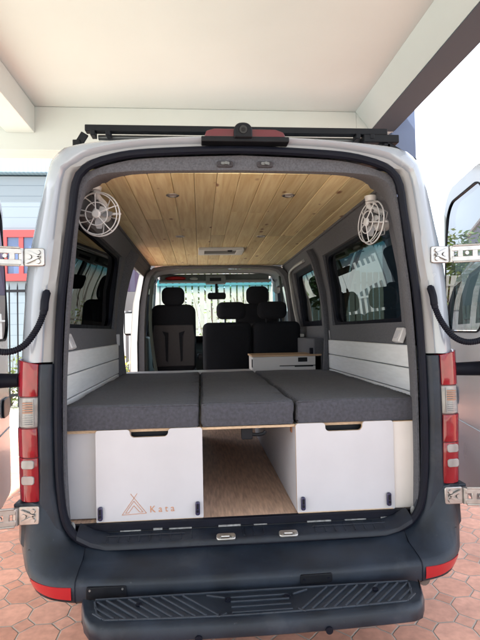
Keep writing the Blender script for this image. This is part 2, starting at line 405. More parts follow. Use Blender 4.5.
# ================================================================== SETTING
BOUNCE = mat('pale_bounce_sheet', (.50,.48,.39), .85, noise=.12, nscale=3, bump=.2, bscale=90)  # cream tone puts the look of sunlit pavers into the colour
dw = MB(); dw.add([(-60,-60,.004),(60,-60,.004),(60,-4.6,.004),(-60,-4.6,.004)], [(0,1,2,3)]); dw.add([(-60,-4.6,.004),(-3.0,-4.6,.004),(-3.0,60,.004),(-60,60,.004)], [(0,1,2,3)])
tag(dw.build('bounce_sheet', BOUNCE, smooth=0), kind='structure')  # invented pale sheet over the pavers, added to keep bounced light neutral
g = MB(); g.add([(-150,-150,0),(150,-150,0),(150,250,0),(-150,250,0)], [(0,1,2,3)])
tag(g.build('ground', PAVE, smooth=0), kind='structure')

# carport
cp = thing('carport', 'cream painted carport roof with deep beams and one blue-grey post over the white van', 'carport', (0,0,0))
MB().box((-4.75,-9,4.03), (2.12,3.68,4.2)).build('ceiling_slab', CEIL, cp)
b = MB(); b.box((-4.75,3.4,3.54), (1.66,3.68,4.028)); b.build('back_beam', BEAMP, cp, bevel=.006)
b = MB(); b.box((1.66,3.4,3.80), (2.1,3.68,4.028)); b.build('beam_end', BEAMP, cp)
b = MB(); b.box((-2.29,-9,3.73), (-1.985,3.398,4.028)); b.build('side_beam', CEIL, cp, bevel=.006)
b = MB(); b.prism([(1.65,4.028),(1.82,3.81),(1.86,3.81),(1.86,4.028)], lambda x, z: (x,-9,z), lambda x, z: (x,3.398,z)); b.build('edge_beam', BEAMP, cp)
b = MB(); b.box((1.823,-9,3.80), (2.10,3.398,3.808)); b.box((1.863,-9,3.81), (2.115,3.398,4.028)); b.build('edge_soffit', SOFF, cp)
b = MB(); b.box((2.08,3.42,0), (2.38,3.8,4.22)); b.build('post', COLB, cp, bevel=.01)
b = MB()
b.box((-4.77,3.70,3.80), (2.06,3.74,4.22)); b.build('fascia', BEAMP, cp)

# pale building on the left
WHT = brick_like('pale_cladding', (.18,.225,.26), (.125,.165,.20), 2, .3, .6, .93)
bl = thing('office_building', 'pale two storey building with red framed blue windows behind the black railings', 'building', (-9,12,0))
def P_(o, mb, name, mt, **k):   # part built in world space under an offset Empty
    ob = mb.build(name, mt, o, **k); ob.location = -Vector(o.location); return ob
P_(bl, MB().box((-16,12,0), (-3.7,20,5.95)), 'wall', WHT)
P_(bl, MB().box((-16.1,11.8,6.0), (-3.6,20.2,6.9)), 'parapet', brick_like('blue_mesh', (.15,.24,.33), (.19,.29,.38), 0, .12), bevel=.02)
RFR = mat('red_frame', (.30, .035, .035), .4); BGL = mat('blue_window', (.07, .11, .22), .12, coat=.5)
for wx in (-15.2, -12.7, -10.2, -7.9, -5.62):
    m_ = MB(); m_.ring_plate(rrect(wx, 3.0, wx+1.75, 4.42, .001, 1), rrect(wx+.1, 3.2, wx+1.65, 4.22, .001, 1), lambda x, z: (x,11.9,z), lambda x, z: (x,12.05,z))
    m_.box((wx+.42,11.91,3.2), (wx+.54,11.99,4.22))
    fr = P_(bl, m_, 'window', RFR)
    pn = MB().box((wx+.1,11.96,3.2), (wx+1.65,12.0,4.22)).build('pane', BGL, fr)

# corrugated shed seen through the open sliding door
PUR = brick_like('purple_corrugated', (.12,.085,.15), (.16,.145,.22), 0, .32, .5, .45)
sh = thing('corrugated_shed', 'purple grey corrugated metal shed with a white base band', 'shed', (-2.4,16,0))
P_(sh, MB().box((-3.65,16,3.0), (-1.0,22,6.4)), 'corrugated_wall', PUR)
P_(sh, MB().box((-3.7,15.95,0), (-.95,22,2.99)), 'base_wall', mat('white_wall', (.32,.32,.31), .8, noise=.05, nscale=2))
P_(sh, MB().box((-3.8,15.8,6.41), (-.9,22.2,6.6)), 'roof', BEAMP)

def picket(name, p, q, zt, step, wdt, mt, label, cat, spikes=False, rails=(.35,), thick=.03):
    """bars between p and q ; one countable row stays a part pattern: panels of a fence"""
    p = Vector(p); q = Vector(q); L = (q-p).length; d = (q-p)/L
    t = thing(name, label, cat, p)
    m_ = MB(); x = 0
    while x < L:
        c = p+d*x; m_.box((-wdt/2,-thick/2,.06), (wdt/2,thick/2,zt), 0, Matrix.Translation(c) @ Matrix.Rotation(math.atan2(d.y, d.x), 4, 'Z'))
        if spikes: m_.cyl(c+Vector((0,0,zt)), c+Vector((0,0,zt+.1)), wdt*.7, .002, 6)
        x += step
    P_(t, m_, 'paling', mt, smooth=0)
    for rz in rails:
        P_(t, MB().bar(p+Vector((0,0,rz)), q+Vector((0,0,rz)), .05, .05), 'rail', mt, smooth=0)
    k = 0
    while k < L+.1:
        P_(t, MB().box((-.06,-.06,0), (.06,.06,zt+.05), 0, Matrix.Translation(p+d*min(k, L)+Vector((0,.08,0)))), 'post', mt, smooth=0); k += 2.4
    return t
picket('steel_railing', (-12,8,0), (-3.55,8,0), 2.45, .16, .022, BLACK, 'black spiked steel railing in front of the pale building', 'railing', True, (2.38,.3), .022)
picket('white_fence', (-3.4,11.5,0), (-1.25,11.5,0), 2.1, .16, .07, mat('pale_fence', (.42,.45,.47), .6), 'short pale paling fence below the purple shed', 'fence', False, (.4,1.9))
WF = mat('fence_white', (.36,.37,.34), .55, noise=.05)
picket('garden_fence', (-1.2,9.4,0), (6.2,9.4,0), 2.85, .15, .112, WF, 'tall white paling fence beyond the windscreen', 'fence', False, (.4,1.6,2.6))
FR = mat('fence_grey_white', (.5,.53,.53), .6)
picket('side_fence', (6.2,1.5,0), (6.2,9.3,0), 2.0, .2, .12, FR, 'pale paling fence along the right of the drive', 'fence', False, (.4,1.7))

# vegetation
def leaf_mat(name, c):
    m = mat(name, c, .6)
    n = m.node_tree.nodes; l = m.node_tree.links; b = n['Principled BSDF']
    g = n.new('ShaderNodeNewGeometry'); h = n.new('ShaderNodeHueSaturation'); h.inputs['Color'].default_value = (*c, 1)
    r = n.new('ShaderNodeMapRange'); r.inputs['To Min'].default_value = .55; r.inputs['To Max'].default_value = 1.5
    l.new(g.outputs['Random Per Island'], r.inputs['Value']); l.new(r.outputs[0], h.inputs['Value']); l.new(h.outputs[0], b.inputs['Base Color'])
    r2 = n.new('ShaderNodeMapRange'); r2.inputs['To Min'].default_value = .47; r2.inputs['To Max'].default_value = .53
    l.new(g.outputs['Random Per Island'], r2.inputs['Value']); l.new(r2.outputs[0], h.inputs['Hue'])
    tl = n.new('ShaderNodeBsdfTranslucent'); l.new(h.outputs[0], tl.inputs[0]); ms = n.new('ShaderNodeMixShader'); ms.inputs[0].default_value = .35
    l.new(b.outputs[0], ms.inputs[1]); l.new(tl.outputs[0], ms.inputs[2]); l.new(ms.outputs[0], n['Material Output'].inputs['Surface'])
    return m
LEAF = leaf_mat('leaf_green', (.075, .13, .035)); LEAF2 = leaf_mat('leaf_yellow_green', (.13, .17, .04)); BARK = mat('bark', (.11,.08,.055), .9, noise=.3, nscale=12, bump=.6, bscale=30)
def tree(x, y, hgt, cr, nl, label, lm=LEAF, seed=1, name='tree', cat='tree'):
    rnd = random.Random(seed); t = thing(name, label, cat, (x,y,0))
    m_ = MB(); top = Vector((rnd.uniform(-.2,.2), rnd.uniform(-.2,.2), hgt*.62))
    m_.tube(smooth_path([(0,0,0),(.06,.03,hgt*.25),(top.x*.6,top.y*.6,hgt*.45),top], 10), [.13*hgt/5*(1-.07*i) for i in range(10)], 8)
    cl = []
    for i in range(11):
        a = rnd.uniform(0, 6.28); s = Vector((0,0,hgt*rnd.uniform(.35,.6))); e = Vector((math.cos(a)*cr*rnd.uniform(.4,.85), math.sin(a)*cr*rnd.uniform(.4,.85), hgt*rnd.uniform(.55,.95)))
        m_.tube(smooth_path([s, s.lerp(e,.5)+Vector((0,0,.15)), e], 6), [.05,.042,.035,.027,.018,.01], 6); cl.append((e, cr*rnd.uniform(.28,.5)))
    cl.append((Vector((0,0,hgt*.85)), cr*.5))
    m_.build('trunk', BARK, t)
    L = MB()
    for i in range(nl):
        c, rad = rnd.choice(cl); v = Vector((rnd.gauss(0,1), rnd.gauss(0,1), rnd.gauss(0,.8))); v = v.normalized()*rad*rnd.uniform(.35,1.08)**.6
        p = c+v; s_ = rnd.uniform(.035,.075)*(1+cr*.15)
        a = Vector((rnd.gauss(0,1), rnd.gauss(0,1), rnd.gauss(0,.5))).normalized(); bb = a.cross(Vector((rnd.gauss(0,1), rnd.gauss(0,1), rnd.gauss(0,1)))).normalized()
        L.add([p-a*s_*1.5, p+bb*s_*.6, p+a*s_*1.5, p-bb*s_*.6], [(0,1,2,3)])
    L.build('crown', lm, t, smooth=0)
    return t
tree(2.7, 7.6, 4.4, 1.1, 4200, 'dark leafy tree seen through the right side window, this side of the white fence', LEAF, 3)
tree(.2, 12.6, 4.6, 1.7, 2500, 'bright green tree beyond the white fence, left half of the windscreen', LEAF2, 5)
tree(2.2, 13.4, 4.4, 1.6, 2500, 'green tree beyond the white fence, right half of the windscreen', LEAF, 8)
def bush(x, y, rad, n, lm, label, name='bush', flower=None, seed=1):
    rnd = random.Random(seed); t = thing(name, label, 'bush', (x,y,0)); L = MB(); F = MB()
    S = MB()
    for i in range(9):
        a = rnd.uniform(0,6.28); S.tube([(0,0,0),(math.cos(a)*rad*.35,math.sin(a)*rad*.35,rad*.7),(math.cos(a)*rad*.6,math.sin(a)*rad*.6,rad*1.5)], [.012,.008,.004], 5)
    S.build('stem', BARK, t)
    for i in range(n):
        v = Vector((rnd.gauss(0,1), rnd.gauss(0,1), rnd.gauss(0,1))).normalized()*rad*rnd.uniform(.4,1.05); v.z = abs(v.z)*1.3+.05
        a = Vector((rnd.gauss(0,1), rnd.gauss(0,1), rnd.gauss(0,.6))).normalized(); bb = a.cross(Vector((rnd.gauss(0,1), rnd.gauss(0,1), rnd.gauss(0,1)))).normalized(); s_ = rnd.uniform(.02,.045)
        (F if flower and rnd.random() < .3 else L).add([v-a*s_*1.4, v+bb*s_*.6, v+a*s_*1.4, v-bb*s_*.6], [(0,1,2,3)])
    L.build('foliage', lm, t, smooth=0)
    if flower: F.build('blossom', flower, t, smooth=0)
YF = mat('yellow_petals', (.75,.55,.03), .6); RF = mat('red_petals', (.6,.05,.04), .6)
bush(.30, 8.7, 1.55, 1100, LEAF2, 'light green bush before the white fence, seen right of the left front headrest', seed=9)
bush(1.45, 8.9, 1.5, 1100, LEAF2, 'light green bush before the white fence, seen between the bench headrests', seed=11)
bush(-2.05, 8.9, .72, 900, LEAF2, 'yellow flowering bush seen through the open sliding door', flower=YF, seed=2)
bush(-1.62, 8.0, .42, 400, LEAF, 'small red flowering bush beside the yellow one', flower=RF, seed=4)
bush(-4.2, 8.6, .75, 900, LEAF2, 'yellow green bush at the foot of the black railing', seed=6)

# ================================================================== VAN
van = thing('camper_van', 'white panel van with its rear doors folded open and a camper interior', 'van', (0,0,0))
OUT = [(.40,.97),(.7,.998),(1.1,1.0),(1.4,.99),(1.65,.972),(1.83,.955),(2.1,.895),(2.2,.868)]
INN = [(.6,.87),(1.40,.87),(1.8,.845),(2.1,.79),(2.2,.735)]
ox = lambda z: lerp(OUT, z); ix = lambda z: lerp(INN, z)
mid = lambda z: ix(z)+.034

def wall(side, fx, opens, ys, zs, name, mt, reveal=False, fx2=None):
    m_ = MB(); ys = sorted(set(ys+[v for o in opens for v in o[:2]])); zs = sorted(set(zs+[v for o in opens for v in o[2:]]))
    inside = lambda a, b, c, d: any(a >= o[0]-1e-6 and b <= o[1]+1e-6 and c >= o[2]-1e-6 and d <= o[3]+1e-6 for o in opens)
    for a, b in zip(ys, ys[1:]):
        for c, d in zip(zs, zs[1:]):
            if not inside(a, b, c, d): m_.add([(side*fx(c),a,c),(side*fx(c),b,c),(side*fx(d),b,d),(side*fx(d),a,d)], [(0,1,2,3)])
    if reveal:
        for o in opens:
            y0, y1, z0, z1 = o; zz = [z for z in zs if z0-1e-6 <= z <= z1+1e-6]
            for yy in ((y0,) if abs(y1-3.16) < .001 else (y0, y1)):
                for c, d in zip(zz, zz[1:]): m_.add([(side*fx(c),yy,c),(side*fx2(c),yy,c),(side*fx2(d),yy,d),(side*fx(d),yy,d)], [(0,1,2,3)])
            for z_ in (z0, z1): m_.add([(side*fx(z_),y0,z_),(side*fx2(z_),y0,z_),(side*fx2(z_),y1,z_),(side*fx(z_),y1,z_)], [(0,1,2,3)])
    return m_.build(name, mt, van, smooth=30)
OPL = [(.36,1.72,1.53,2.09), (2.10,3.16,.62,2.16), (3.7,4.35,1.45,2.08)]
OPLO = [(.36,1.72,1.53,2.09), (2.10,3.50,.62,2.16), (3.7,4.35,1.45,2.08)]
OPR = [(.36,1.72,1.53,2.09), (2.06,2.95,1.53,2.09), (3.5,4.35,1.45,2.08)]
ZS = [.40,.6,.8,1.1,1.4,1.65,1.83,2.0,2.1,2.2]
for sd_, op in ((-1, OPL), (1, OPR)):
    wall(sd_, ox, OPLO if sd_ < 0 else op, [.13,.7,2.0,3.3,4.4], ZS, 'side_panel', PAINT)
    wall(sd_, ix, op, [.2,.7,1.9,3.3,4.4], [.62,.8,1.1,1.4,1.65,1.8,2.0,2.1,2.2], 'side_lining', CARP, True, lambda z: ox(z)-.003)

# roof skin
prof = [(ox(2.2),2.2),(.838,2.298),(.75,2.350),(.4,2.380),(0,2.39)]
def half_full(pts, n, y, jitter=0):
    """half profile (x,z) bottom->top centre to a full arch of 3-D points"""
    h = smooth_path([(x,0,z) for x, z in pts], n)
    full = [(-p.x, p.z) for p in h]+[(p.x, p.z) for p in reversed(h[:-1])]
    return [(x, y, z) for x, z in full]
r0 = half_full(prof, 16, .13)
rs = [[(x, yy, z+dz) for x, _, z in r0] for yy, dz in ((.13,0),(.5,.02),(1.5,.035),(3.0,.03),(3.9,-.01),(4.2,-.06))]
MB().loft(rs).build('roof', PAINT, van, smooth=50)
# floor slab and nose
MB().box((-.93,.12,.50), (.93,5.0,.60)).build('underbody', BLACK, van)
m_ = MB(); nose = []
for yy, zt, wx in ((4.4,1.44,.99),(4.9,1.38,.985),(5.1,1.28,.97),(5.5,1.12,.93),(5.8,.98,.82),(5.9,.8,.74)):
    nose.append([(-wx,yy,.40),(-wx,yy,zt-.12),(-wx*.93,yy,zt-.02),(-wx*.5,yy,zt),(wx*.5,yy,zt),(wx*.93,yy,zt-.02),(wx,yy,zt-.12),(wx,yy,.40)])
m_.loft(nose, caps=False); m_.add(nose[-1], [tuple(range(8))]); m_.build('bonnet', PAINT, van, smooth=45, bevel=.01)
for sd_ in (-1, 1):
    for wy in (1.05, 4.75):
        wh = MB(); wh.cyl((sd_*.76,wy,.34), (sd_*.97,wy,.34), .34, n=40); o = wh.build('wheel', TYRE, van, bevel=.03, seg=3)
        MB().cyl((sd_*.955,wy,.34), (sd_*.985,wy,.34), .2, .19, n=32).build('rim', ALU, o, bevel=.01)

# windscreen, pillars
m_ = MB(); rows = []
for i in range(9):
    t = i/8; y_ = 4.2+.95*t; z_ = 2.17-.76*t; hw = .74+.12*t
    rows.append([(hw*s, y_+.10*(1-s*s)*(.5), z_) for s in [k/6-1 for k in range(13)]])
m_.loft(rows); m_.build('windscreen', WSCR, van, smooth=60)
for sd_ in (-1, 1):
    MB().tube([(sd_*.80,4.15,2.16),(sd_*.87,4.7,1.78),(sd_*.93,5.12,1.40)], [.055,.05,.06], 10).build('windscreen_pillar', CONS, van)
    MB().bar((sd_*.85,4.36,1.44), (sd_*.80,4.33,2.12), .05, .06).build('door_pillar', CONS, van)

# side windows
def side_window(sd_, y0, y1, z0, z1, glass, name='side_window', wide=.032, rad=.085):
    m_ = MB()
    o = rrect(y0, z0, y1, z1, .004, 8); i_ = rrect(y0+wide, z0+wide*.7, y1-wide, z1-wide*.7, rad, 8)
    m_.ring_plate(o, i_, lambda y, z: (sd_*(mid(z)-.012), y, z), lambda y, z: (sd_*(mid(z)+.05), y, z))
    fr = m_.build(name, RUB, van, smooth=40)
    gl = MB(); gl.prism(rrect(y0+.01, z0+.01, y1-.01, z1-.01, .02, 3), lambda y, z: (sd_*(mid(z)+.008), y, z), lambda y, z: (sd_*(mid(z)+.013), y, z))
    gg = MB(); zz = [z0+.01+(z1-z0-.02)*k/6 for k in range(7)]
    tl = .0 if sd_ < 0 and y0 < 1 else 0   # the left pane is let in a little deeper at its rear edge
    gg.loft([[(sd_*(mid(z)+.008+tl), y0+.01, z), (sd_*(mid(z)+.008), y1-.01, z)] for z in zz])
    gg.build('glass', glass, fr, smooth=60)
    return fr
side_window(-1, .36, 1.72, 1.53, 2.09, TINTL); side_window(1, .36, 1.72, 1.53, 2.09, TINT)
side_window(1, 2.06, 2.95, 1.53, 2.09, TINT, wide=.07)
side_window(-1, 3.7, 4.35, 1.45, 2.08, CLEAR); side_window(1, 3.5, 4.35, 1.45, 2.08, CLEAR)
# wing mirrors
for sd_ in (-1, 1):
    m_ = MB(); m_.prism(rrect(sd_*1.17-.10, 1.46, sd_*1.17+.10, 1.80, .05, 5), lambda x, z: (x,4.83,z), lambda x, z: (x*.995,4.95,z)); o = m_.build('wing_mirror', BLACK, van, bevel=.02, seg=3)
    MB().box((sd_*1.17-.075,4.822,1.49), (sd_*1.17+.075,4.828,1.77)).build('mirror_glass', ALU, o)
    MB().tube([(sd_*.96,4.75,1.5),(sd_*1.08,4.86,1.52)], .035, 8).build('bracket', BLACK, o)

# painted rear surround (above the lamps)
K = 46
rings = []
for y_, pts in (
 (.17, [(.992,1.38),(.985,1.434),(.972,1.65),(.955,1.83),(.870,2.2),(.838,2.298),(.75,2.350),(.4,2.380),(0,2.39)]),
 (.075, [(.98,1.38),(.976,1.434),(.962,1.65),(.944,1.83),(.865,2.2),(.825,2.295),(.735,2.343),(.4,2.374),(0,2.386)]),
 (.035, [(.955,1.38),(.952,1.434),(.94,1.65),(.92,1.82),(.848,2.195),(.800,2.283),(.71,2.332),(.4,2.362),(0,2.378)]),
 (.008, [(.925,1.38),(.922,1.434),(.908,1.648),(.889,1.818),(.822,2.19),(.775,2.266),(.69,2.314),(.4,2.352),(0,2.368)]),
 (-.002, [(.898,1.38),(.895,1.434),(.882,1.647),(.862,1.818),(.796,2.185),(.745,2.25),(.665,2.297),(.4,2.342),(0,2.358)]),
 (.004, [(.884,1.38),(.880,1.434),(.868,1.647),(.846,1.818),(.786,2.185),(.735,2.243),(.658,2.289),(.4,2.332),(0,2.348)]),
 (.022, [(.872,1.38),(.868,1.434),(.856,1.647),(.832,1.818),(.778,2.183),(.727,2.237),(.65,2.281),(.4,2.323),(0,2.338)]),
 (.024, [(.845,1.38),(.842,1.434),(.826,1.647),(.80,1.818),(.762,2.18),(.708,2.228),(.635,2.268),(.4,2.303),(0,2.322)]),
 (.05, [(.822,1.38),(.820,1.434),(.806,1.647),(.782,1.818),(.742,2.178),(.69,2.222),(.62,2.257),(.4,2.292),(0,2.312)]),
): rings.append(half_full(pts, K, y_))
m_ = MB(); m_.loft(rings[:7], mi=0); m_.loft(rings[6:], mi=1); m_.build('rear_surround', [PAINT, JAMB], van, smooth=50)

# rubber seal round the opening
seal = [(0,.571),(.45,.575),(.66,.592),(.735,.625),(.785,.70),(.806,.85),(.812,1.1),(.806,1.43),(.792,1.65),(.770,1.82),(.742,2.03),(.722,2.165),(.672,2.228),(.57,2.267),(.404,2.292),(0,2.308)]
sp = [(x,.02,z) for x, z in seal]+[(-x,.02,z) for x, z in reversed(seal[1:-1])]
MB().tube(smooth_path(sp, 150, True), .0175, 10, closed=True).build('door_seal', RUB, van)
# carpeted inner frame
T = []
for y_, pts in (
 (.045, [(.79,.66),(.797,.9),(.797,1.2),(.79,1.43),(.776,1.65),(.757,1.82),(.712,2.165),(.665,2.215),(.56,2.252),(.404,2.276),(0,2.292)]),
 (.048, [(.785,.66),(.79,.9),(.789,1.2),(.782,1.43),(.765,1.65),(.748,1.82),(.738,1.93),(.722,2.06),(.694,2.155),(.640,2.198),(.55,2.213),(.404,2.221),(0,2.226)]),
 (.075, [(.783,.66),(.788,.9),(.787,1.2),(.78,1.43),(.762,1.65),(.744,1.82),(.734,1.93),(.717,2.06),(.689,2.151),(.635,2.193),(.55,2.210),(.404,2.218),(0,2.223)]),
 (.16, [(.80,.66),(.81,.9),(.81,1.2),(.80,1.43),(.785,1.65),(.77,1.82),(.76,1.93),(.74,2.06),(.71,2.155),(.65,2.203),(.55,2.224),(.404,2.23),(0,2.234)]),
 (.30, [(.87,.66),(.87,.9),(.87,1.2),(.87,1.43),(.858,1.65),(.84,1.82),(.78,2.12),(.72,2.20),(.65,2.232),(.404,2.236),(0,2.238)]),
): T.append(half_full(pts, K, y_))
MB().loft(T).build('opening_trim', CARP, van, smooth=50)

# pine ceiling
m_ = MB(); x = -.745; pw = .1065
while x < .74:
    x1 = min(x+pw, .745); y = .078-random.uniform(0,.9)
    while y < 3.22:
        y1 = y+random.choice((1.25,1.6,2.0)); a = max(y,.078); b_ = min(y1,3.22)
        if b_ > a:
            e_ = .0010
            poly = [(x+e_,2.236),(x+e_,2.2212),(x+.0045,2.219),(x1-.0045,2.219),(x1-e_,2.2212),(x1-e_,2.236)]
            m_.prism(poly, lambda xx, z, a=a: (xx,a+.001,z), lambda xx, z, b_=b_: (xx,b_-.001,z))
        y = y1
    x += pw
m_.build('ceiling_boards', PINE, van, smooth=0)
MB().box((-.76,.16,2.237), (.76,3.22,2.26)).build('ceiling_backing', CARPD, van)
for sd_ in (-1, 1):   # carpeted cant rail between ceiling and wall
    m_ = MB(); m_.loft([[(sd_*.725,yy,2.214),(sd_*.735,yy,2.206),(sd_*.762,yy,2.16),(sd_*.79,yy,2.10),(sd_*.80,yy,2.10)] for yy in (.25,1.2,2.2,3.3)]); m_.build('cant_rail', CARP, van, smooth=60)
    m_ = MB(); m_.tube([(sd_*.728,yy,2.213) for yy in (.16,1.2,2.2,3.22)], .009, 8); m_.build('ceiling_trim', CARP, van)
# B pillar hoop & headliner
m_ = MB(); hp = half_full([(.86,.66),(.86,1.4),(.835,1.8),(.775,2.1),(.70,2.19),(.55,2.212),(0,2.216)], 24, 3.18)
hi = half_full([(.80,.66),(.80,1.4),(.78,1.8),(.73,2.08),(.66,2.165),(.52,2.19),(0,2.197)], 24, 3.18)
m_.loft([hp, hi, [(x,3.34,z) for x,_,z in hi], [(x,3.34,z) for x,_,z in hp]]); m_.build('pillar_hoop', CARP, van, smooth=60)
m_ = MB(); m_.loft([half_full([(.80,2.06),(.74,2.15),(.6,2.185),(0,2.195)], 12, yy) for yy in (3.33,3.6)]+[half_full([(.80,2.06),(.76,2.17),(.6,2.235),(0,2.245)], 12, 4.2)]); m_.build('headliner', CONS, van, smooth=60)
# overhead shelf of the cab
m_ = MB(); m_.box((-.70,4.02,2.12), (.70,4.16,2.135)); m_.box((-.12,3.98,2.10), (.13,4.18,2.20)); m_.box((-.70,3.99,2.12), (-.12,4.02,2.142)); m_.box((.13,3.99,2.12), (.70,4.02,2.142)); m_.box((-.70,4.162,2.136), (.70,4.17,2.235)); sf = m_.build('overhead_shelf', CONS, van, bevel=.008)
MB().box((-.07,3.965,2.125), (.07,3.978,2.165)).build('roof_lamp', BLACK, sf)
m_ = MB(); m_.sphere((-.50,4.07,2.172), .045, sc3=(2.9,1,.62)); o = m_.build('red_jacket', REDC); tag(o, 'folded red jacket on the shelf above the windscreen', 'jacket')
m_ = MB(); m_.sphere((-.27,4.07,2.165), .03, sc3=(1.8,1,.75)); tag(m_.build('white_cloth', WCLOTH), 'small white folded cloth beside the red jacket', 'cloth')
# rear view mirror with hanging ornament
m_ = MB(); m_.prism(rrect(-.10, 1.90, .13, 1.985, .03, 4), lambda x, z: (x,4.02,z), lambda x, z: (x,4.05,z)); m_.box((0.0,4.05,1.95), (.03,4.2,2.10)); rv = m_.build('interior_mirror', BLACK, van, bevel=.006)
m_ = MB(); m_.cyl((.05,4.04,1.90), (.05,4.04,1.74), .002, n=6); m_.sphere((.05,4.04,1.80), .018, sc3=(1,.5,1.2)); m_.cyl((.05,4.04,1.78), (.05,4.04,1.70), .004, .013, n=8); tag(m_.build('hanging_charm', BLACK), 'small dark tassel charm hanging from the interior mirror', 'charm')

# dashboard and wheel
m_ = MB(); m_.prism([(4.45,1.0),(4.42,1.25),(4.55,1.34),(5.05,1.36),(5.1,.9),(4.5,.7)], lambda y, z: (-.84,y,z), lambda y, z: (.84,y,z)); m_.build('dashboard', DASH, van, bevel=.03, seg=3)
m_ = MB(); c = Vector((.45,4.3,1.28)); ring = []
for k in range(32):
    t = 2*math.pi*k/32; ring.append(c+Vector((math.cos(t)*.19, -math.sin(t)*.19*.45, math.sin(t)*.19*.9)))
m_.tube(ring, .014, 8, closed=True); m_.sphere(c, .06, sc3=(1,.6,1)); m_.bar(c-Vector((.18,0,0)), c+Vector((.18,0,0)), .03, .02); m_.bar(c, (.45,4.6,1.1), .05, .05); m_.build('steering_wheel', BLACK, van)
# door inner skin of the cab, grey green trims
for sd_ in (-1, 1):
    MB().box((sd_*.80,3.5,.7), (sd_*.86,4.4,1.44)).build('cab_door_trim', mat('door_trim', (.12,.16,.165), .7), van, bevel=.02)
    m_ = MB(); m_.tube(smooth_path([(sd_*.72,3.42,2.12),(sd_*.745,3.44,1.9),(sd_*.76,3.46,1.6),(sd_*.74,3.5,1.3),(sd_*.70,3.52,1.0)], 16), .024, 8, sx=.2); m_.build('seat_belt', BELT, van)

# jamb of the open sliding door (left) and door frame edge (right)
m_ = MB(); m_.loft([[(-ix(z)-.003,3.163,z),(-ix(z)-.012,3.20,z),(-ox(z)+.03,3.47,z),(-ox(z)-.002,3.505,z),(-ox(z)-.002,3.53,z)] for z in (.62,.9,1.2,1.4,1.65,1.83,2.0,2.1,2.16)]); m_.build('sliding_door_jamb', mat('jamb_white', (.50,.50,.50), .4, coat=.3), van, smooth=50)
def sl(y, z): return -(ox(z)+.075)
m_ = MB(); m_.ring_plate(rrect(.78,.55,2.12,2.17,.04,6), rrect(.95,1.50,1.95,2.08,.08,6), lambda y, z: (sl(y,z),y,z), lambda y, z: (sl(y,z)+.045,y,z)); sdo = m_.build('sliding_door', PAINT, van, smooth=50)
m_ = MB(); m_.loft([[(sl(0,z)+.01,.93,z),(sl(0,z)+.01,1.97,z)] for z in (1.48,1.65,1.83,2.0,2.1)]); m_.build('glass', TINT, sdo, smooth=60)
m_ = MB(); m_.prism(rrect(1.93,1.22,2.07,1.28,.02,4), lambda y, z: (sl(y,z)-.03,y,z), lambda y, z: (sl(y,z),y,z)); m_.build('handle', BLACK, sdo, bevel=.005)
MB().bar((-.85,2.10,2.175), (-.85,3.2,2.175), .03, .02).build('sliding_rail', RUB, van)
m_ = MB(); m_.tube(smooth_path([(.765,2.3,2.135),(.768,2.8,2.135),(.775,3.06,2.10),(.80,3.10,1.93),(.815,3.06,1.75),(.835,2.93,1.5)], 24), .024, 10, sx=.6); m_.build('door_frame_edge', mat('jamb_grey', (.46,.46,.47), .4, coat=.3), van)
for sd_ in (-1, 1):  # bulged pillar between the two windows
    m_ = MB(); pts = smooth_path([(sd_*.86,1.86,1.1),(sd_*.86,1.86,1.5),(sd_*.835,1.88,1.8),(sd_*.785,1.92,2.08),(sd_*.75,1.93,2.17)], 14)
    m_.tube(pts, [.055+.035*abs(1-i/6.5)**2 for i in range(14)], 10, sx=.45); m_.build('centre_pillar', CARP, van)

# load floor
MB().box((-.865,.115,.60), (.865,4.3,.65)).build('load_floor', WOODF, van)
MB().box((-.80,.085,.60), (.80,.113,.653)).build('floor_edge', RUB, van, bevel=.003)
m_ = MB(); m_.box((-.78,.079,.585), (.78,.084,.622)); m_.build('sill_metal', BLACK, van, bevel=.004)

# scuff plate with ribs, strikers
m_ = MB(); secs = []
for k in range(25):
    x = -.735+1.47*k/24; e_ = abs(x)/.735; dz = .05*max(0, (e_-.80)/.2)**2
    secs.append([(x,.078,.618+dz),(x,.045,.612+dz),(x,.012,.600+dz),(x,.0,.592+dz),(x,-.002,.575+dz)])
m_.loft(secs); m_.build('scuff_plate', PLAST2, van, smooth=50)
m_ = MB()
for x0, x1 in ((-.70,-.24),(-.02,.10),(.30,.70)):
    k = x0
    while k < x1: m_.bar((k,.065,.6165), (k,.014,.6025), .006, .006); k += .045
m_.build('scuff_grip', PLAST2, van, bevel=.002)['kind'] = 'stuff'
for x0, x1 in ((-.62,-.28),(.29,.66)):
    m_ = MB(); m_.box((x0,.045,.609), (x1,.052,.618)); m_.build('scuff_ridge', PLAST2, van, bevel=.002)
for x in (-.10, .175):
    m_ = MB(); m_.prism(rrect(x-.042, -.014, x+.042, .02, .012, 4), lambda a, b: (a,b*.9+.008,.596+b*.42), lambda a, b: (a,b*.9+.004,.607+b*.42)); st = m_.build('door_striker', METAL, van, bevel=.003)
    m_ = MB(); m_.tube([(x-.025,.0,.602),(x-.02,-.010,.614),(x+.012,-.010,.614),(x+.018,.0,.602)], .0045, 8); m_.cyl((x+.028,.006,.602), (x+.028,.0,.613), .007, n=10); m_.build('striker_pin', METAL, st)
for x, hw_, zt_ in ((-.52,.045,.624),(-.40,.02,.628),(-.30,.05,.625),(-.08,.05,.627),(.06,.03,.624),(.33,.055,.626),(.50,.05,.624),(.65,.03,.627),(-.68,.02,.625)):
    MB().box((x-hw_,.079,.612), (x+hw_,.083,zt_)).build('tape_strip', mat('white_tape', (.20,.205,.21), .7, noise=.4, nscale=60), van)
for sd_ in (-1,1):
    m_ = MB(); m_.sphere((sd_*.765,.06,.655), .02, sc3=(.6,.5,1.3)); m_.build('corner_plug', mat('white_tape', (.20,.205,.21), .7, noise=.4, nscale=60), van)

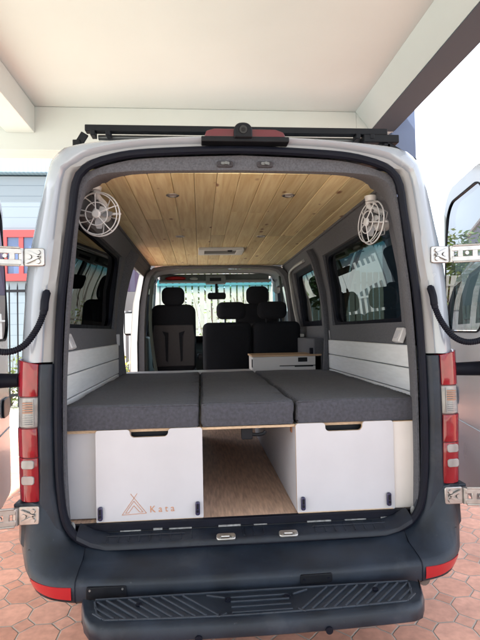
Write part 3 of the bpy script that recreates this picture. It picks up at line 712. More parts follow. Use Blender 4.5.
# dark plastic between seal and lamp
for sd_ in (-1, 1):
    rws = []
    for z, xi, xo in ((.60,.775,.90),(.70,.80,.90),(.85,.825,.892),(1.1,.832,.892),(1.30,.828,.89),(1.372,.824,.886)):
        rws.append([(sd_*(xo+.01),.05,z),(sd_*xo,.008,z),(sd_*(xo-.015),-.004,z),(sd_*(xi+.02),-.002,z),(sd_*(xi+.006),.008,z),(sd_*(xi-.012),.045,z)])
    m_ = MB(); m_.loft(rws); m_.add(rws[-1], [tuple(range(6))]); m_.build('corner_trim', PLAST, van, smooth=50, bevel=.002)

# tail lamps
def lamp_sec(z, ins=0):
    base = [(.893,.06),(.893,.004),(.905,-.006),(.935,-.008),(.962,.004),(.982,.03),(.995,.075),(1.0,.14)]
    dx = -.008*abs(z-1.1)/.3
    return [(x+dx-ins*.3, y+ins, z) for x, y in base]
def lens(sd_, z0, z1, mt, name, par, ins=0, slope=0):
    m_ = MB(); sec = []
    for k in range(5):
        z = z0+(z1-z0)*k/4; sec.append([(sd_*x, y, zz+(slope*(x-.893) if k == 4 else 0)) for x, y, zz in lamp_sec(z, ins)])
    m_.loft(sec); m_.add(sec[-1], [tuple(range(8))]); m_.add(sec[0], [tuple(range(8))])
    return m_.build(name, mt, par, bevel=.0025, smooth=50)
for sd_ in (-1, 1):
    body = lens(sd_, .792, 1.365, mat('lamp_body', (.06,.012,.015), .4), 'tail_lamp', van, .006, .2)
    lens(sd_, 1.237, 1.375, RED, 'red_lens', body, 0, .22)
    lens(sd_, 1.107, 1.232, CLENS, 'indicator_lens', body, .004)
    lens(sd_, .980, 1.102, RED, 'red_lens', body)
    lens(sd_, .795, .977, RED, 'red_lens', body)
    for z0 in (.934, .868):
        m_ = MB(); m_.prism(rrect(.903, z0, .958, z0+.036, .010, 4), lambda x, z: (sd_*x, -.0125+max(0,(x-.935))*.32, z), lambda x, z: (sd_*x, .02, z)); m_.build('reversing_lens', CLENS, body, bevel=.003)
    m_ = MB()
    for k in range(5): m_.box((min(sd_*.906, sd_*.948), -.0115, 1.168+k*.010), (max(sd_*.906, sd_*.948), -.006, 1.174+k*.010))
    m_.build('amber_reflector', AMB, body)['kind'] = 'stuff'
    m_ = MB()
    for k in range(5): m_.box((min(sd_*.906, sd_*.948), -.0110, 1.117+k*.009), (max(sd_*.906, sd_*.948), -.006, 1.1205+k*.009))
    m_.box((min(sd_*.903, sd_*.9055), -.0110, 1.112), (max(sd_*.903, sd_*.9055), -.006, 1.226)); m_.build('lens_rib', CLENS, body)['kind'] = 'stuff'

# bumper centre
m_ = MB(); secs = []
for k in range(21):
    x = -.70+1.4*k/20; bow = -.022*(1-(x/.7)**2)
    secs.append([(x,.012,.567+.024*max(0,(abs(x)-.45)/.25)**2),(x,-.03,.557),(x,-.09+bow,.548),(x,-.146+bow,.536),(x,-.163+bow,.527),(x,-.170+bow,.512),(x,-.165+bow,.455),(x,-.145+bow,.438),(x,.1,.43)])
pc = [(y, z) for _, y, z in secs[0]]
bump_prof = [(y*.96, (z-.49)*.9+.488) for y, z in pc]
m_.loft(secs); bump = m_.build('rear_bumper', PLAST, van, smooth=40)
B3 = [(.7008,-.145,.438),(.775,-.125,.440),(.84,-.08,.448),(.885,.0,.458),(.91,.14,.465),(.92,.5,.47)]
F3 = [(.7008,-.165,.455),(.79,-.15,.458),(.865,-.10,.466),(.915,-.01,.478),(.94,.14,.49),(.95,.5,.50)]
G3 = [(.7008,-.168,.514),(.80,-.153,.517),(.893,-.096,.526),(.95,.0,.545),(.985,.14,.555),(.99,.5,.56)]
S3 = [(.7008,-.146,.536),(.80,-.126,.541),(.890,-.070,.556),(.960,.01,.60),(1.0,.14,.61),(1.004,.5,.61)]
H3 = [(.7008,-.05,.5545),(.785,-.045,.585),(.87,-.022,.645),(.94,.0,.69),(1.003,.14,.70),(1.008,.5,.70)]
U3 = [(.7008,.03,.59),(.745,.06,.63),(.79,.06,.72),(.84,.05,.80),(.95,.09,.80),(.97,.5,.80)]
T3 = [(.7008,.012,.591),(.765,.006,.612),(.825,.0,.70),(.893,-.003,.787),(.985,.045,.787),(1.0,.5,.787)]
for sd_ in (-1, 1):
    m_ = MB(); rg = [[(sd_*p.x, p.y, p.z) for p in smooth_path(c, 26)] for c in ([(p[0]*.9,p[1]+.1,p[2]) for p in B3], B3, F3, G3, S3, H3, T3, U3)]
    m_.loft(rg); bc = m_.build('bumper_corner', PLAST, bump, smooth=60)
    # reflector laid on the lower face
    lo = smooth_path(F3, 60); hi = smooth_path(G3, 60); b3 = smooth_path(B3, 60)
    i0, i1 = 1, 15; A = []; Bv = []
    for i in range(i0, i1+1):
        t = (i-i0)/(i1-i0); q = lo[i].lerp(hi[i], min(.4, .10+.22*t)); w_ = lo[i].lerp(hi[i], .93)
        d = (hi[i]-lo[i]); n_ = Vector((.3+.5*t, -1+.4*t, 0)).normalized()*.003
        A.append(Vector((q.x,q.y,q.z))+n_); Bv.append(w_+n_)
    m_ = MB(); f_ = lambda v: (sd_*v.x, v.y, v.z)
    midl = [(a_+b_)/2+Vector((.35,-1,0)).normalized()*.0012 for a_, b_ in zip(A, Bv)]
    m_.loft([[f_(v-Vector((.3,-1,0))*.012) for v in A], [f_(v) for v in A], [f_(v) for v in midl], [f_(v) for v in Bv], [f_(v-Vector((.3,-1,0))*.012) for v in Bv]])
    m_.build('reflector', RED2, bump, smooth=60)
    # raised outer pad under the lower hinge
    hs = smooth_path(H3, 26); ss = smooth_path(S3, 26); ts = smooth_path(T3, 26); pd_ = []
    off = lambda v, e: (sd_*(v.x+.35*e), v.y-.9*e, v.z+.2*e)
    for tt in (0, .03, .3, .6, .97, 1.0):
        row = []
        for i in range(9, 17):
            a_ = ss[i].lerp(hs[i], .12+.88*min(1, tt*2)) if tt < .5 else hs[i].lerp(ts[i], (tt-.5)*1.7)
            row.append(off(a_, -.004 if tt in (0, 1.0) or i in (9,) else .011))
        pd_.append(row)
    MB().loft(pd_).build('corner_pad', PLAST2, bump, smooth=30)
    m_ = MB(); m_.cyl((sd_*.915,-.036,.603), (sd_*.905,-.020,.605), .010, n=16); m_.build('parking_sensor', BLACK, bump)
    m_ = MB(); m_.box((min(sd_*.902,sd_*.99),-.003,.775), (max(sd_*.902,sd_*.99),.06,.79)); m_.build('lamp_ledge', PLAST, bump, bevel=.004)
for sd_ in (-1, 1):
    MB().prism(bump_prof, lambda y, z: (sd_*.690,y,z), lambda y, z: (sd_*.712,y,z)).build('joint_filler', BLACK, bump)
for sd_ in (-1, 1):
    MB().loft([[(sd_*xx, y-.0022*(1 if z < .54 else .3), z+(.0022 if z > .5 else 0)) for y, z in pc] for xx in (.6988,.7022)]).build('bumper_seam', RUB, bump)
# seams, cover plates
m_ = MB(); m_.prism(rrect(.185,.487,.315,.520,.006,3), lambda x, z: (x,-.186+(.06*x*x),z), lambda x, z: (x,-.199+(.06*x*x),z-.001)); cv = m_.build('socket_cover', BLACK, bump, bevel=.002)
m_ = MB(); m_.prism(rrect(-.655,.452,-.50,.515,.006,3), lambda x, z: (x,-.165+(-.515-x)*-.02,z), lambda x, z: (x,-.186,z-.001)); cv2 = m_.build('cover_plate', BLACK, bump, bevel=.002)
for x, z, y in ((.20,.503,-.19),(.30,.503,-.186)): MB().cyl((x,y-.004,z), (x,y-.009,z), .005, n=10).build('cover_screw', RUB, cv)
m_ = MB()
for x, z in ((-.64,.505),(-.515,.505),(-.64,.462),(-.515,.462)): m_.cyl((x,-.185,z), (x,-.189,z), .004, n=10)
m_.build('plate_screw', METAL, cv2)

# tow step
stp = MB(); secs = []
def step_front(x): return -.395-.03*(1-(x/.66)**2)
N_ = 45
for k in range(N_):
    x = -.658+1.316*k/(N_-1); e_ = max(0, (abs(x)-.565)/.093); fy = step_front(x)+.15*e_**2.4; by = -.205-.02*e_**2
    secs.append([(x,by,.45),(x,by,.480),(x,by-.008,.487),(x,fy+.03,.489),(x,fy+.012,.486),(x,fy,.474),(x,fy+.002,.435),(x,fy+.02,.422),(x,by-.02,.42)])
stp.loft(secs, closed=True, caps=True); step = stp.build('rear_step', PLAST, van, smooth=50)
m_ = MB()
def rib(a, b): m_.bar((a[0],a[1],.4895), (b[0],b[1],.4895), .007, .008)
for k in range(12):
    for sg in (-1, 1):
        x = .15+k*.041; y_a = step_front(x)+.045; y_b = -.236; xe = x+.13
        if xe > .60: tt = (.60-x)/.13; xe = .60; y_b = y_a+(y_b-y_a)*tt
        if x < .57: rib((sg*x, y_a), (sg*xe, y_b))
rib((-.61,-.228), (.61,-.228))
for yy in (-.27,-.30,-.335,-.37): rib((-.10,yy), (.12,yy))
for a, b in (((-.12,-.27),(-.19,-.245)),((.14,-.27),(.20,-.245)),((-.12,-.37),(-.15,-.39)),((.14,-.37),(.165,-.39))): rib(a, b)
pts = [(-.61,-.24),(-.585,step_front(.6)+.075)]+[(x/20, step_front(x/20)+.038) for x in range(-11,12)]+[(.585,step_front(.6)+.075),(.61,-.24)]
for a, b in zip(pts, pts[1:]): rib(a, b)
m_.build('step_tread', mat('tread_plastic', (.022,.029,.042), .45, noise=.25, nscale=20, wear=.35), step, smooth=0, bevel=.0015)
for x, y in ((-.44,-.28),(-.11,-.285),(.115,-.285),(.46,-.275)):
    m_ = MB(); m_.cyl((x,y,.488), (x,y,.494), .012, n=16); m_.cyl((x,y,.494), (x,y,.496), .006, n=6); m_.build('step_bolt', RUB, step)
for x in (-.22, .24):
    m_ = MB(); m_.cyl((x,step_front(x)+.004,.437), (x,step_front(x)-.006,.437), .013, n=16); m_.build('step_bolt', RUB, step)
for x in (-.4, .4): MB().box((x-.03,-.25,.40), (x+.03,.3,.425)).build('step_bracket', BLACK, step)
m_ = MB(); m_.tube([(.74,.8,.36),(.74,.1,.37),(.77,-.03,.395)], [.03,.03,.032], 14); m_.build('exhaust_pipe', mat('rusty_pipe', (.12,.09,.075), .6, .5, noise=.3, nscale=30), van)

# hinges, straps, door stops, cables, doors
def hinge(sd_, zc, lower=False):
    hx = .893 if not lower else .925
    m_ = MB(); m_.prism(rrect(hx-.042, zc-.038, hx+.042, zc+.038, .008, 3), lambda x, z: (sd_*x,-.014,z), lambda x, z: (sd_*x,.005,z))
    hg = m_.build('hinge_plate', METAL, van, bevel=.003)
    m_ = MB()
    for dx, dz in ((-.018,.019),(-.018,-.019),(.018,0)):
        m_.cyl((sd_*(hx+dx),-.014,zc+dz), (sd_*(hx+dx),-.022,zc+dz), .011, .009, n=14)
    m_.bar((sd_*(hx-.025),-.022,zc), (sd_*(hx+.03),-.022,zc+.024), .008, .009); m_.bar((sd_*(hx-.025),-.022,zc), (sd_*(hx+.03),-.022,zc-.024), .008, .009)
    m_.build('hinge_bolt', METAL, hg)
    m_ = MB(); m_.cyl((sd_*(hx+.052),-.016,zc-.036), (sd_*(hx+.052),-.016,zc+.036), .012, n=14); m_.build('hinge_pin', METAL, hg)
    # strap: holed plate to the door
    x0, x1 = hx+.052, hx+.30
    def f0(x, z): t = (x-x0)/(x1-x0); return (sd_*x, -.03-.05*t, z)
    def f1(x, z): t = (x-x0)/(x1-x0); return (sd_*x, -.022-.05*t, z)
    m_ = MB(); h1 = .030
    # two rails with cross webs around round holes
    for a, b in ((zc+.012, zc+.034), (zc-.034, zc-.012)):
        m_.prism([(x0-.005,a),(x1,a+.004),(x1,b+.004),(x0-.005,b)], f0, f1)
    for k in range(4):
        xx = x0+.02+k*.062; m_.prism([(xx,zc-.014),(xx+.022,zc-.014),(xx+.022,zc+.016),(xx,zc+.016)], f0, f1)
    m_.tube([f0(x0,zc+.037), f0(x1,zc+.041)], .005, 8); m_.tube([f0(x0,zc-.037), f0(x1,zc-.033)], .005, 8)
    st = m_.build('hinge_strap', METAL, van, bevel=.002)
    m_ = MB()
    for k in range(3): 
        p = Vector(f0(x0+.055+k*.075, zc+.002)); m_.cyl(p+Vector((0,.004,0)), p-Vector((0,.008,0)), .009, n=12)
    m_.build('strap_bolt', METAL, st)
for sd_ in (-1, 1):
    hinge(sd_, 1.828); hinge(sd_, .742, True)

def rear_door(sd_):
    """door folded back along the van side; outer face looks at the van"""
    def fx(y, z, off=0):
        base = 1.135+.20*y; curve = .045*max(0, (z-1.5)/.8)**2
        return sd_*(base+curve+off)
    y0, y1, z0, z1 = -.02, .775, .60, 2.335
    out = rrect(y0, z0, y1, z1, (.13,.30,.05,.05), 10)
    m_ = MB()
    # outer skin with the window cut: ring plate
    inn = rrect(y0+.13, 1.475, y1-.075, 2.235, (.10,.16,.09,.09), 10)
    m_.ring_plate(out, inn, lambda y, z: (fx(y,z),y,z), lambda y, z: (fx(y,z,.055),y,z))
    d = m_.build('rear_door', DOORP, van, bevel=.008, smooth=50)
    d['label'] = 'white rear door folded back along the right side' if sd_ > 0 else 'white rear door folded back along the left side'
    fr = MB(); fr.ring_plate(rrect(y0+.123, 1.468, y1-.068, 2.242, (.11,.17,.10,.10), 10), rrect(y0+.131, 1.476, y1-.076, 2.234, (.10,.16,.09,.09), 10), lambda y, z: (fx(y,z,-.004),y,z), lambda y, z: (fx(y,z,.03),y,z)); fr.build('window_gasket', RUB, d)
    gl = MB(); zz = [1.48+.75*k/8 for k in range(9)]
    gl.loft([[(fx(y0+.135,z,.004), y0+.135, z), (fx(y1-.08,z,.004), y1-.08, z)] for z in zz]); gl.build('window_glass', DGLASS, d, smooth=60)
    # pressed panel lines
    m_ = MB()
    for zc_ in (1.27, .98):
        pts = [(fx(y,zc_,-.002), y, zc_) for y in (.03,.25,.5,.74)]; m_.tube(pts, .0035, 6)
    m_.build('door_swage', DOORP, d)
    m_ = MB(); m_.prism(rrect(.52, 1.06, .70, 1.16, .03, 5), lambda y, z: (fx(y,z,-.012),y,z), lambda y, z: (fx(y,z,.0),y,z)); m_.build('door_handle', PLAST, d, bevel=.004)
    m_ = MB(); m_.ring_plate(rrect(y0+.04, .66, y1-.04, 1.42, .06, 8), rrect(y0+.075, .695, y1-.075, 1.385, .05, 8), lambda y, z: (fx(y,z,.053),y,z), lambda y, z: (fx(y,z,.062),y,z)); m_.build('inner_trim', JAMB, d)
    m_ = MB(); m_.tube(smooth_path([(fx(y,z,.062),y,z) for y, z in out[::4]], 90, True), .008, 8, closed=True); m_.build('door_weatherstrip', RUB, d)
    m_ = MB(); m_.cyl((sd_*1.0,.12,1.297), (fx(.12,1.3),.12,1.297), .03, .035, n=20); m_.build('door_stop', RUB, van, bevel=.006)
for sd_ in (-1, 1): rear_door(sd_)

# corrugated cable looms
def loom(sd_):
    path = [(sd_*.842,-.008,1.685),(sd_*.845,-.03,1.64),(sd_*.85,-.035,1.59),(sd_*.875,-.04,1.525),(sd_*.92,-.05,1.46),(sd_*.975,-.055,1.432),(sd_*1.04,-.06,1.437),(sd_*1.11,-.05,1.47),(sd_*1.145,-.03,1.53),(sd_*1.15,.0,1.57)]
    if sd_ < 0: path = [(x*(1.0 if abs(x) < .9 else 1.0), y, z) for x, y, z in path]
    pts = smooth_path(path, 190)
    rad = [.0125+(.0016 if (i % 3) else -.0012) for i in range(len(pts))]
    for i in range(30): rad[i] = .0165 if i > 2 else .011
    for i in range(30, 36): rad[i] = .0145
    m_ = MB(); m_.tube(pts, rad, 12); m_.build('cable_loom', RUB, van, smooth=50)
for sd_ in (-1, 1): loom(sd_)

# high level brake lamp and camera
m_ = MB(); m_.prism([(-.165,2.352),(-.155,2.378),(-.12,2.388),(.15,2.386),(.185,2.374),(.195,2.350)], lambda x, z: (x,-.022,z-.002), lambda x, z: (x,.07,z+.012)); bl_ = m_.build('brake_lamp', mat('dull_red_lens', (.09,.006,.014), .35, coat=.3), van, bevel=.004)
m_ = MB(); m_.box((-.178,-.034,2.325), (.208,.03,2.349)); m_.build('lamp_base', BLACK, bl_, bevel=.004)
m_ = MB(); m_.prism(rrect(-.036,2.338,.044,2.405,(.034,.034,.006,.006),6), lambda x, z: (x,-.048,z), lambda x, z: (x,.03,z)); cm = m_.build('reversing_camera', BLACK, bl_, bevel=.006)
m_ = MB(); m_.cyl((.004,-.048,2.372), (.004,-.056,2.370), .019, .017, n=24); m_.cyl((.004,-.056,2.370), (.004,-.058,2.370), .009, n=16); m_.build('camera_lens', mat('lens_black', (.01,.01,.012), .3, spec=.25), bl_)
m_ = MB(); m_.tube(smooth_path([(.03,.0,2.395),(.10,.02,2.40),(.16,.03,2.388),(.20,.06,2.378)], 12), .003, 6); m_.build('camera_wire', RUB, bl_)
# door catches on the header
for x in (-.073, .108):
    m_ = MB(); m_.prism(rrect(x-.036,2.237,x+.036,2.264,.009,4), lambda a, z: (a,.036,z), lambda a, z: (a,.05,z)); ct = m_.build('door_catch', CARPD, van, bevel=.003)
    m_ = MB(); m_.prism(rrect(x-.018,2.245,x+.02,2.258,.004,3), lambda a, z: (a,.03,z), lambda a, z: (a,.036,z)); m_.cyl((x+.004,.022,2.251), (x+.004,.036,2.251), .007, n=12); m_.build('catch_striker', mat('dark_metal', (.16,.16,.16), .4, .8), ct)
# white tongue and groove wall boards, end caps, light switches
for sd_ in (-1, 1):
    m_ = MB()
    for z0 in (1.06, 1.178, 1.296):
        x0_, x1_ = sorted((sd_*.849, sd_*.866)); y1_ = 1.83
        m_.prism([(x0_ if sd_ > 0 else x1_, z0+.006), (x0_ if sd_ > 0 else x1_, z0+.111), (sd_*.853, z0+.1145), (sd_*.866, z0+.1145), (sd_*.866, z0+.002), (sd_*.853, z0+.002)], lambda x, z: (x,.14,z), lambda x, z: (x,y1_,z))
    m_.build('wall_boards', WPAN, van, smooth=0)
    MB().box((min(sd_*.84,sd_*.87),1.825,1.40), (max(sd_*.84,sd_*.87),1.87,1.49)).build('board_end_cap', WLAM, van, bevel=.004)
    m_ = MB(); Mx = Matrix.Translation((sd_*.85,.36,1.46)) @ Matrix.Rotation(R(22)*sd_, 4, 'Y')
    m_.box((-.016,-.045,-.04), (.016,.045,.04), 0, Mx); sw = m_.build('light_switch', WFAN, van, bevel=.006)
    m_ = MB(); m_.box((-.019 if sd_ > 0 else .016,-.03,-.022), (-.016 if sd_ > 0 else .019,.03,.022), 0, Mx); m_.build('switch_rocker', WLAM, sw, bevel=.002)

# ================================================================== roof rack
rk = thing('roof_rack', 'black crossbar roof rack standing above the rear edge of the van roof', 'roof rack', (0,.35,2.42))
def PW(par, mb, name, mt, **k):
    ob = mb.build(name, mt, par, **k); ob.location = -Vector(par.location); return ob
PW(rk, MB().box((-.755,.33,2.512), (.80,.375,2.545)), 'crossbar', BLACK, bevel=.004)
PW(rk, MB().cyl((-.70,.40,2.505), (.74,.40,2.505), .014), 'support_tube', mat('grey_tube', (.09,.095,.10), .35, .6))
for sd_ in (-1, 1):
    m_ = MB(); m_.bar((sd_*.79,.35,2.45), (sd_*.757,.35,2.505), .04, .014, up=(0,1,0)); m_.box((min(sd_*.815,sd_*.778),.33,2.43), (max(sd_*.815,sd_*.778),.375,2.468)); PW(rk, m_, 'rack_foot', BLACK, bevel=.004)
    for dx in (.0, .075):
        m_ = MB(); xx = sd_*(.715-dx); m_.box((xx-.012,.322,2.488), (xx+.012,.38,2.514)); PW(rk, m_, 'clamp', BLACK, bevel=.003)
m_ = MB(); m_.box((.67,.325,2.47), (.86,.395,2.512)); m_.prism([(.78,2.40),(.96,2.385),(.90,2.42),(.80,2.48)], lambda x, z: (x,.33,z), lambda x, z: (x,.39,z)); PW(rk, m_, 'bracket', BLACK, bevel=.005)
for yy in (1.7, 3.0):
    PW(rk, MB().box((-.755,yy-.02,2.512), (.80,yy+.02,2.545)), 'crossbar', BLACK, bevel=.004)
    for sd_ in (-1,1): PW(rk, MB().box((min(sd_*.80,sd_*.75),yy-.03,2.38), (max(sd_*.80,sd_*.75),yy+.03,2.511)), 'rack_foot', BLACK, bevel=.004)

# ================================================================== furniture
def panel_with_cut(x0, x1, z0, z1, c0, c1, cd, r=.012):
    """door outline (x,z) with a hand cut-out in the top edge"""
    P = []
    def arc(cx, cz, rad, a0, a1, n=5):
        for k in range(n+1):
            t = R(a0+(a1-a0)*k/n); P.append((cx+rad*math.cos(t), cz+rad*math.sin(t)))
    arc(x0+r, z0+r, r, 180, 270); arc(x1-r, z0+r, r, 270, 360); arc(x1-r, z1-r, r, 0, 90)
    arc(c1+.014, z1-.014, .014, 90, 180); arc(c1-.02, z1-cd+.02, .02, 0, -90); arc(c0+.02, z1-cd+.02, .02, 270, 180); arc(c0-.014, z1-.014, .014, 0, 90)
    arc(x0+r, z1-r, r, 90, 180)
    return P
def latch(par, x, y, z):
    m_ = MB(); m_.prism(rrect(x-.0105, z-.032, x+.0105, z+.03, .009, 4), lambda a, b: (a,y-.014,b), lambda a, b: (a,y,b)); o = PW(par, m_, 'latch', BLUEBLK, bevel=.004)
    m_ = MB(); m_.cyl((x,y-.013,z-.012), (x,y-.019,z-.012), .006, n=12); m_.box((x-.004,y-.018,z-.002), (x+.004,y-.012,z+.02)); k = m_.build('latch_knob', BLACK, o, bevel=.001)

# left cabinet
cl = thing('left_cabinet', 'white camper storage cabinet with orange tent logo, under the left mattress', 'cabinet', (-.5,1,.65))
cl.name = 'storage_cabinet'
PW(cl, MB().box((-.815,.158,.655), (-.675,.173,1.058)), 'end_panel', WLAM, bevel=.0015)
PW(cl, MB().box((-.22,.128,.655), (-.205,1.86,1.058)), 'inner_panel', WLAM)
PW(cl, MB().box((-.84,.175,.655), (-.825,1.86,1.058)), 'outer_panel', WLAM)
PW(cl, MB().box((-.822,.14,1.046), (-.222,1.86,1.0585)), 'top_board', PLY)
PW(cl, MB().box((-.812,.150,1.044), (-.676,.157,1.0575)), 'top_edge', PLY)
pd = panel_with_cut(-.674, -.196, .648, 1.062, -.522, -.350, .036)
m_ = MB(); m_.prism(pd, lambda x, z: (x,.110,z), lambda x, z: (x,.1135,z)); m_.prism(pd, lambda x, z: (x,.1136,z), lambda x, z: (x,.1262,z), mi=1)
dL = PW(cl, m_, 'cabinet_door', [WLAM, PLY], smooth=30)
m_ = MB(); m_.prism([(-.665,.650),(-.20,.650),(-.20,.655),(-.665,.655)], lambda x, z: (x,.1085,z), lambda x, z: (x,.1099,z)); m_.build('ply_edge', PLY, dL)
m_ = MB(); m_.box((-.522,.155,.99), (-.35,.16,1.05)); PW(cl, m_, 'cut_backing', BLACK)
latch(cl, -.655, .1085, .695); latch(cl, -.222, .1085, .70)
# tent logo
m_ = MB(); yl = .1090
def stroke(a, b, wd=.0021): m_.bar((a[0],yl,a[1]), (b[0],yl,b[1]), .0012, wd, up=(0,0,1)) if abs(a[1]-b[1]) < abs(a[0]-b[0]) else m_.bar((a[0],yl,a[1]), (b[0],yl,b[1]), wd, .0012, up=(0,1,0))
stroke((-.493,.775), (-.560,.682)); stroke((-.522,.775), (-.452,.686)); stroke((-.560,.682), (-.452,.686))
stroke((-.508,.742), (-.545,.690)); stroke((-.508,.742), (-.468,.692)); stroke((-.545,.690), (-.529,.690)); stroke((-.480,.692), (-.468,.692))
stroke((-.508,.722), (-.531,.690)); stroke((-.508,.722), (-.482,.692))
lg = m_.build('tent_logo', ORANGE, dL, smooth=0)
fc = bpy.data.curves.new('lettering', 'FONT'); fc.body = 'Kata'; fc.size = .042; fc.space_character = 1.55; fc.extrude = .0006; fc.materials.append(ORANGE)
fo = bpy.data.objects.new('lettering', fc); sc.collection.objects.link(fo); fo.parent = dL
bpy.context.view_layer.update()
lm_ = bpy.data.meshes.new_from_object(fo.evaluated_get(bpy.context.evaluated_depsgraph_get())); bpy.data.objects.remove(fo); bpy.data.curves.remove(fc)
fo = bpy.data.objects.new('lettering', lm_); sc.collection.objects.link(fo); fo.parent = dL
fo.rotation_euler = (R(90), R(-.8), 0); fo.location = (-.438, .1090, .688)

# right cabinet
cr_ = thing('storage_cabinet', 'plain white camper storage cabinet under the right mattress', 'cabinet', (.5,1,.65))
PW(cr_, MB().box((.237,.128,.655), (.252,1.86,1.058)), 'inner_panel', WLAM)
PW(cr_, MB().box((.83,.16,.655), (.845,1.86,1.058)), 'outer_panel', WLAM)
PW(cr_, MB().box((.255,.14,1.046), (.828,1.86,1.0585)), 'top_board', PLY)
PW(cr_, MB().box((.703,.116,.652), (.828,.131,1.056)), 'end_panel', mat('white_laminate_warm', (.66,.62,.60), .5, noise=.03), bevel=.0015)
PW(cr_, MB().box((.703,.1155,1.0562), (.828,.131,1.0590)), 'top_edge', PLY)
pd = panel_with_cut(.236, .70, .650, 1.064, .375, .552, .040)
m_ = MB(); m_.prism(pd, lambda x, z: (x,.106,z), lambda x, z: (x,.1095,z)); m_.prism(pd, lambda x, z: (x,.1096,z), lambda x, z: (x,.1222,z), mi=1)
dR = PW(cr_, m_, 'cabinet_door', [WLAM, PLY], smooth=30)
m_ = MB(); m_.prism([(.24,.651),(.69,.651),(.69,.657),(.24,.657)], lambda x, z: (x,.1045,z), lambda x, z: (x,.1059,z)); m_.build('ply_edge', PLY, dR)
PW(cr_, MB().box((.375,.152,.99), (.552,.157,1.05)), 'cut_backing', BLACK)
latch(cr_, .262, .1045, .700); latch(cr_, .668, .1045, .702)
m_ = MB(); m_.box((.232,.20,1.005), (.2365,.235,1.03)); PW(cr_, m_, 'wood_block', mat('brown_block', (.28,.12,.06), .6))

# bed board under the middle mattress with the lock hanging below
bd = thing('bed_board', 'thin plywood board bridging the two cabinets under the middle mattress', 'board', (0,1,1.05))
PW(bd, MB().box((-.204,.125,1.047), (.236,1.86,1.0585)), 'board', PLY, bevel=.001)
m_ = MB(); m_.box((-.012,.150,.990), (.040,.185,1.046)); PW(bd, m_, 'lock', BLACK, bevel=.004)
m_ = MB(); m_.tube(smooth_path([(.035,.16,1.012),(.07,.155,1.010),(.095,.15,1.018),(.100,.15,1.03)], 10), .0085, 8); PW(bd, m_, 'handle', BLACK)
pf = MB(); pf.box((-.83,1.90,1.148), (.23,2.12,1.166)); tag(pf.build('shelf_board', WLAM, bevel=.003), 'narrow white shelf board across the front end of the bed', 'shelf')

# mattresses
def mattress(x0, x1, label, seed):
    rnd = random.Random(seed); y0, y1, z0, z1 = .115, 1.865, 1.0595, 1.170
    nx, ny, r = 26, 60, .018
    m_ = MB()
    # rounded box from superellipse-like section rings along y
    def sec(y, sh):
        o = []
        for p in rrect(x0+.002+sh, z0+sh*.7, x1-.002-sh, z1-sh, r, 4): o.append(p)
        # subdivide the long top and bottom
        full = []
        for i, p in enumerate(o):
            q = o[(i+1) % len(o)]; full.append(p); L = math.dist(p, q)
            k = int(L/.03)
            for j in range(1, k): full.append((p[0]+(q[0]-p[0])*j/k, p[1]+(q[1]-p[1])*j/k))
        return [(x, y, z) for x, z in full]
    rg = []
    ysh = [(y0,.016),(y0+.003,.008),(y0+.009,.003),(y0+.018,0)]
    rg = [sec(y, s) for y, s in ysh]+[sec(y0+.03+(y1-y0-.06)*k/40, 0) for k in range(41)]+[sec(y, s) for y, s in ((y1-.018,0),(y1-.009,.003),(y1-.003,.008),(y1,.016))]
    from mathutils import noise
    rg = [[(x, y+(.006*noise.noise(Vector((x*6, 3, z*9+seed))) if y < y0+.05 else 0), z+(.007*noise.noise(Vector((x*4, y*4, seed))) + .002*noise.noise(Vector((x*15, y*15, seed))) if z > (z0+z1)/2 else 0)) for x, y, z in s] for s in rg]
    m_.loft(rg, closed=True, caps=True)
    o = m_.build('mattress', FAB, smooth=70)
    sm = MB(); 
    tag(o, label, 'mattress', 'charcoal bed mattresses')
    ed = [(x0+.010,y0+.004,z1-.0055),(x1-.010,y0+.004,z1-.0055)]
    m2 = MB(); m2.tube([ed[0], ((x0+x1)/2,y0+.0035,z1-.0055), ed[1]], .0032, 6); m2.tube([(x0+.010,y0+.004,z0+.006), ((x0+x1)/2,y0+.0035,z0+.006), (x1-.010,y0+.004,z0+.006)], .0028, 6); m2.build('piping', FAB, o)
    return o
mattress(-.830, -.207, 'charcoal fabric mattress on the cabinet with the tent logo', 1)
mattress(-.203, .236, 'narrow charcoal fabric mattress bridging the gap between the cabinets', 2)
mattress(.240, .848, 'charcoal fabric mattress on the plain right cabinet', 3)

# drawer box behind the bed
bx = thing('drawer_box', 'low white drawer box with plywood top beyond the right mattress', 'box', (.53,2.15,1.0))
PW(bx, MB().box((.245,2.0,1.05), (.83,2.36,1.272)), 'carcass', mat('box_white', (.55,.54,.55), .5, noise=.03), bevel=.002)
PW(bx, MB().box((.235,1.992,1.273), (.835,2.37,1.288)), 'lid', PLYT, bevel=.001)
PW(bx, MB().box((.63,1.992,1.225), (.71,1.999,1.262)), 'socket', BLACK, bevel=.003)
PW(bx, MB().box((.47,1.994,1.19), (.79,1.999,1.197)), 'slot', BLACK)
PW(bx, MB().box((.60,1.992,1.183), (.76,1.999,1.191)), 'drawer_slot', BLACK)
PW(bx, MB().box((.2435,2.03,1.18), (.2448,2.12,1.25)), 'side_opening', BLACK)
# wall ledge and gear to the right behind the box
m_ = MB(); m_.box((.77,2.0,.66), (.86,2.9,1.42)); m_.build('wall_bin', CARP, van, bevel=.01)
m_ = MB(); m_.box((.74,2.02,1.27), (.768,2.05,1.34)); m_.build('seat_belt_anchor', RUB, van, bevel=.003)
tag(MB().box((.70,2.75,1.425), (.85,2.95,1.455)).build('white_tray', WCLOTH, bevel=.006), 'small white tray on the ledge under the sliding door window', 'tray')

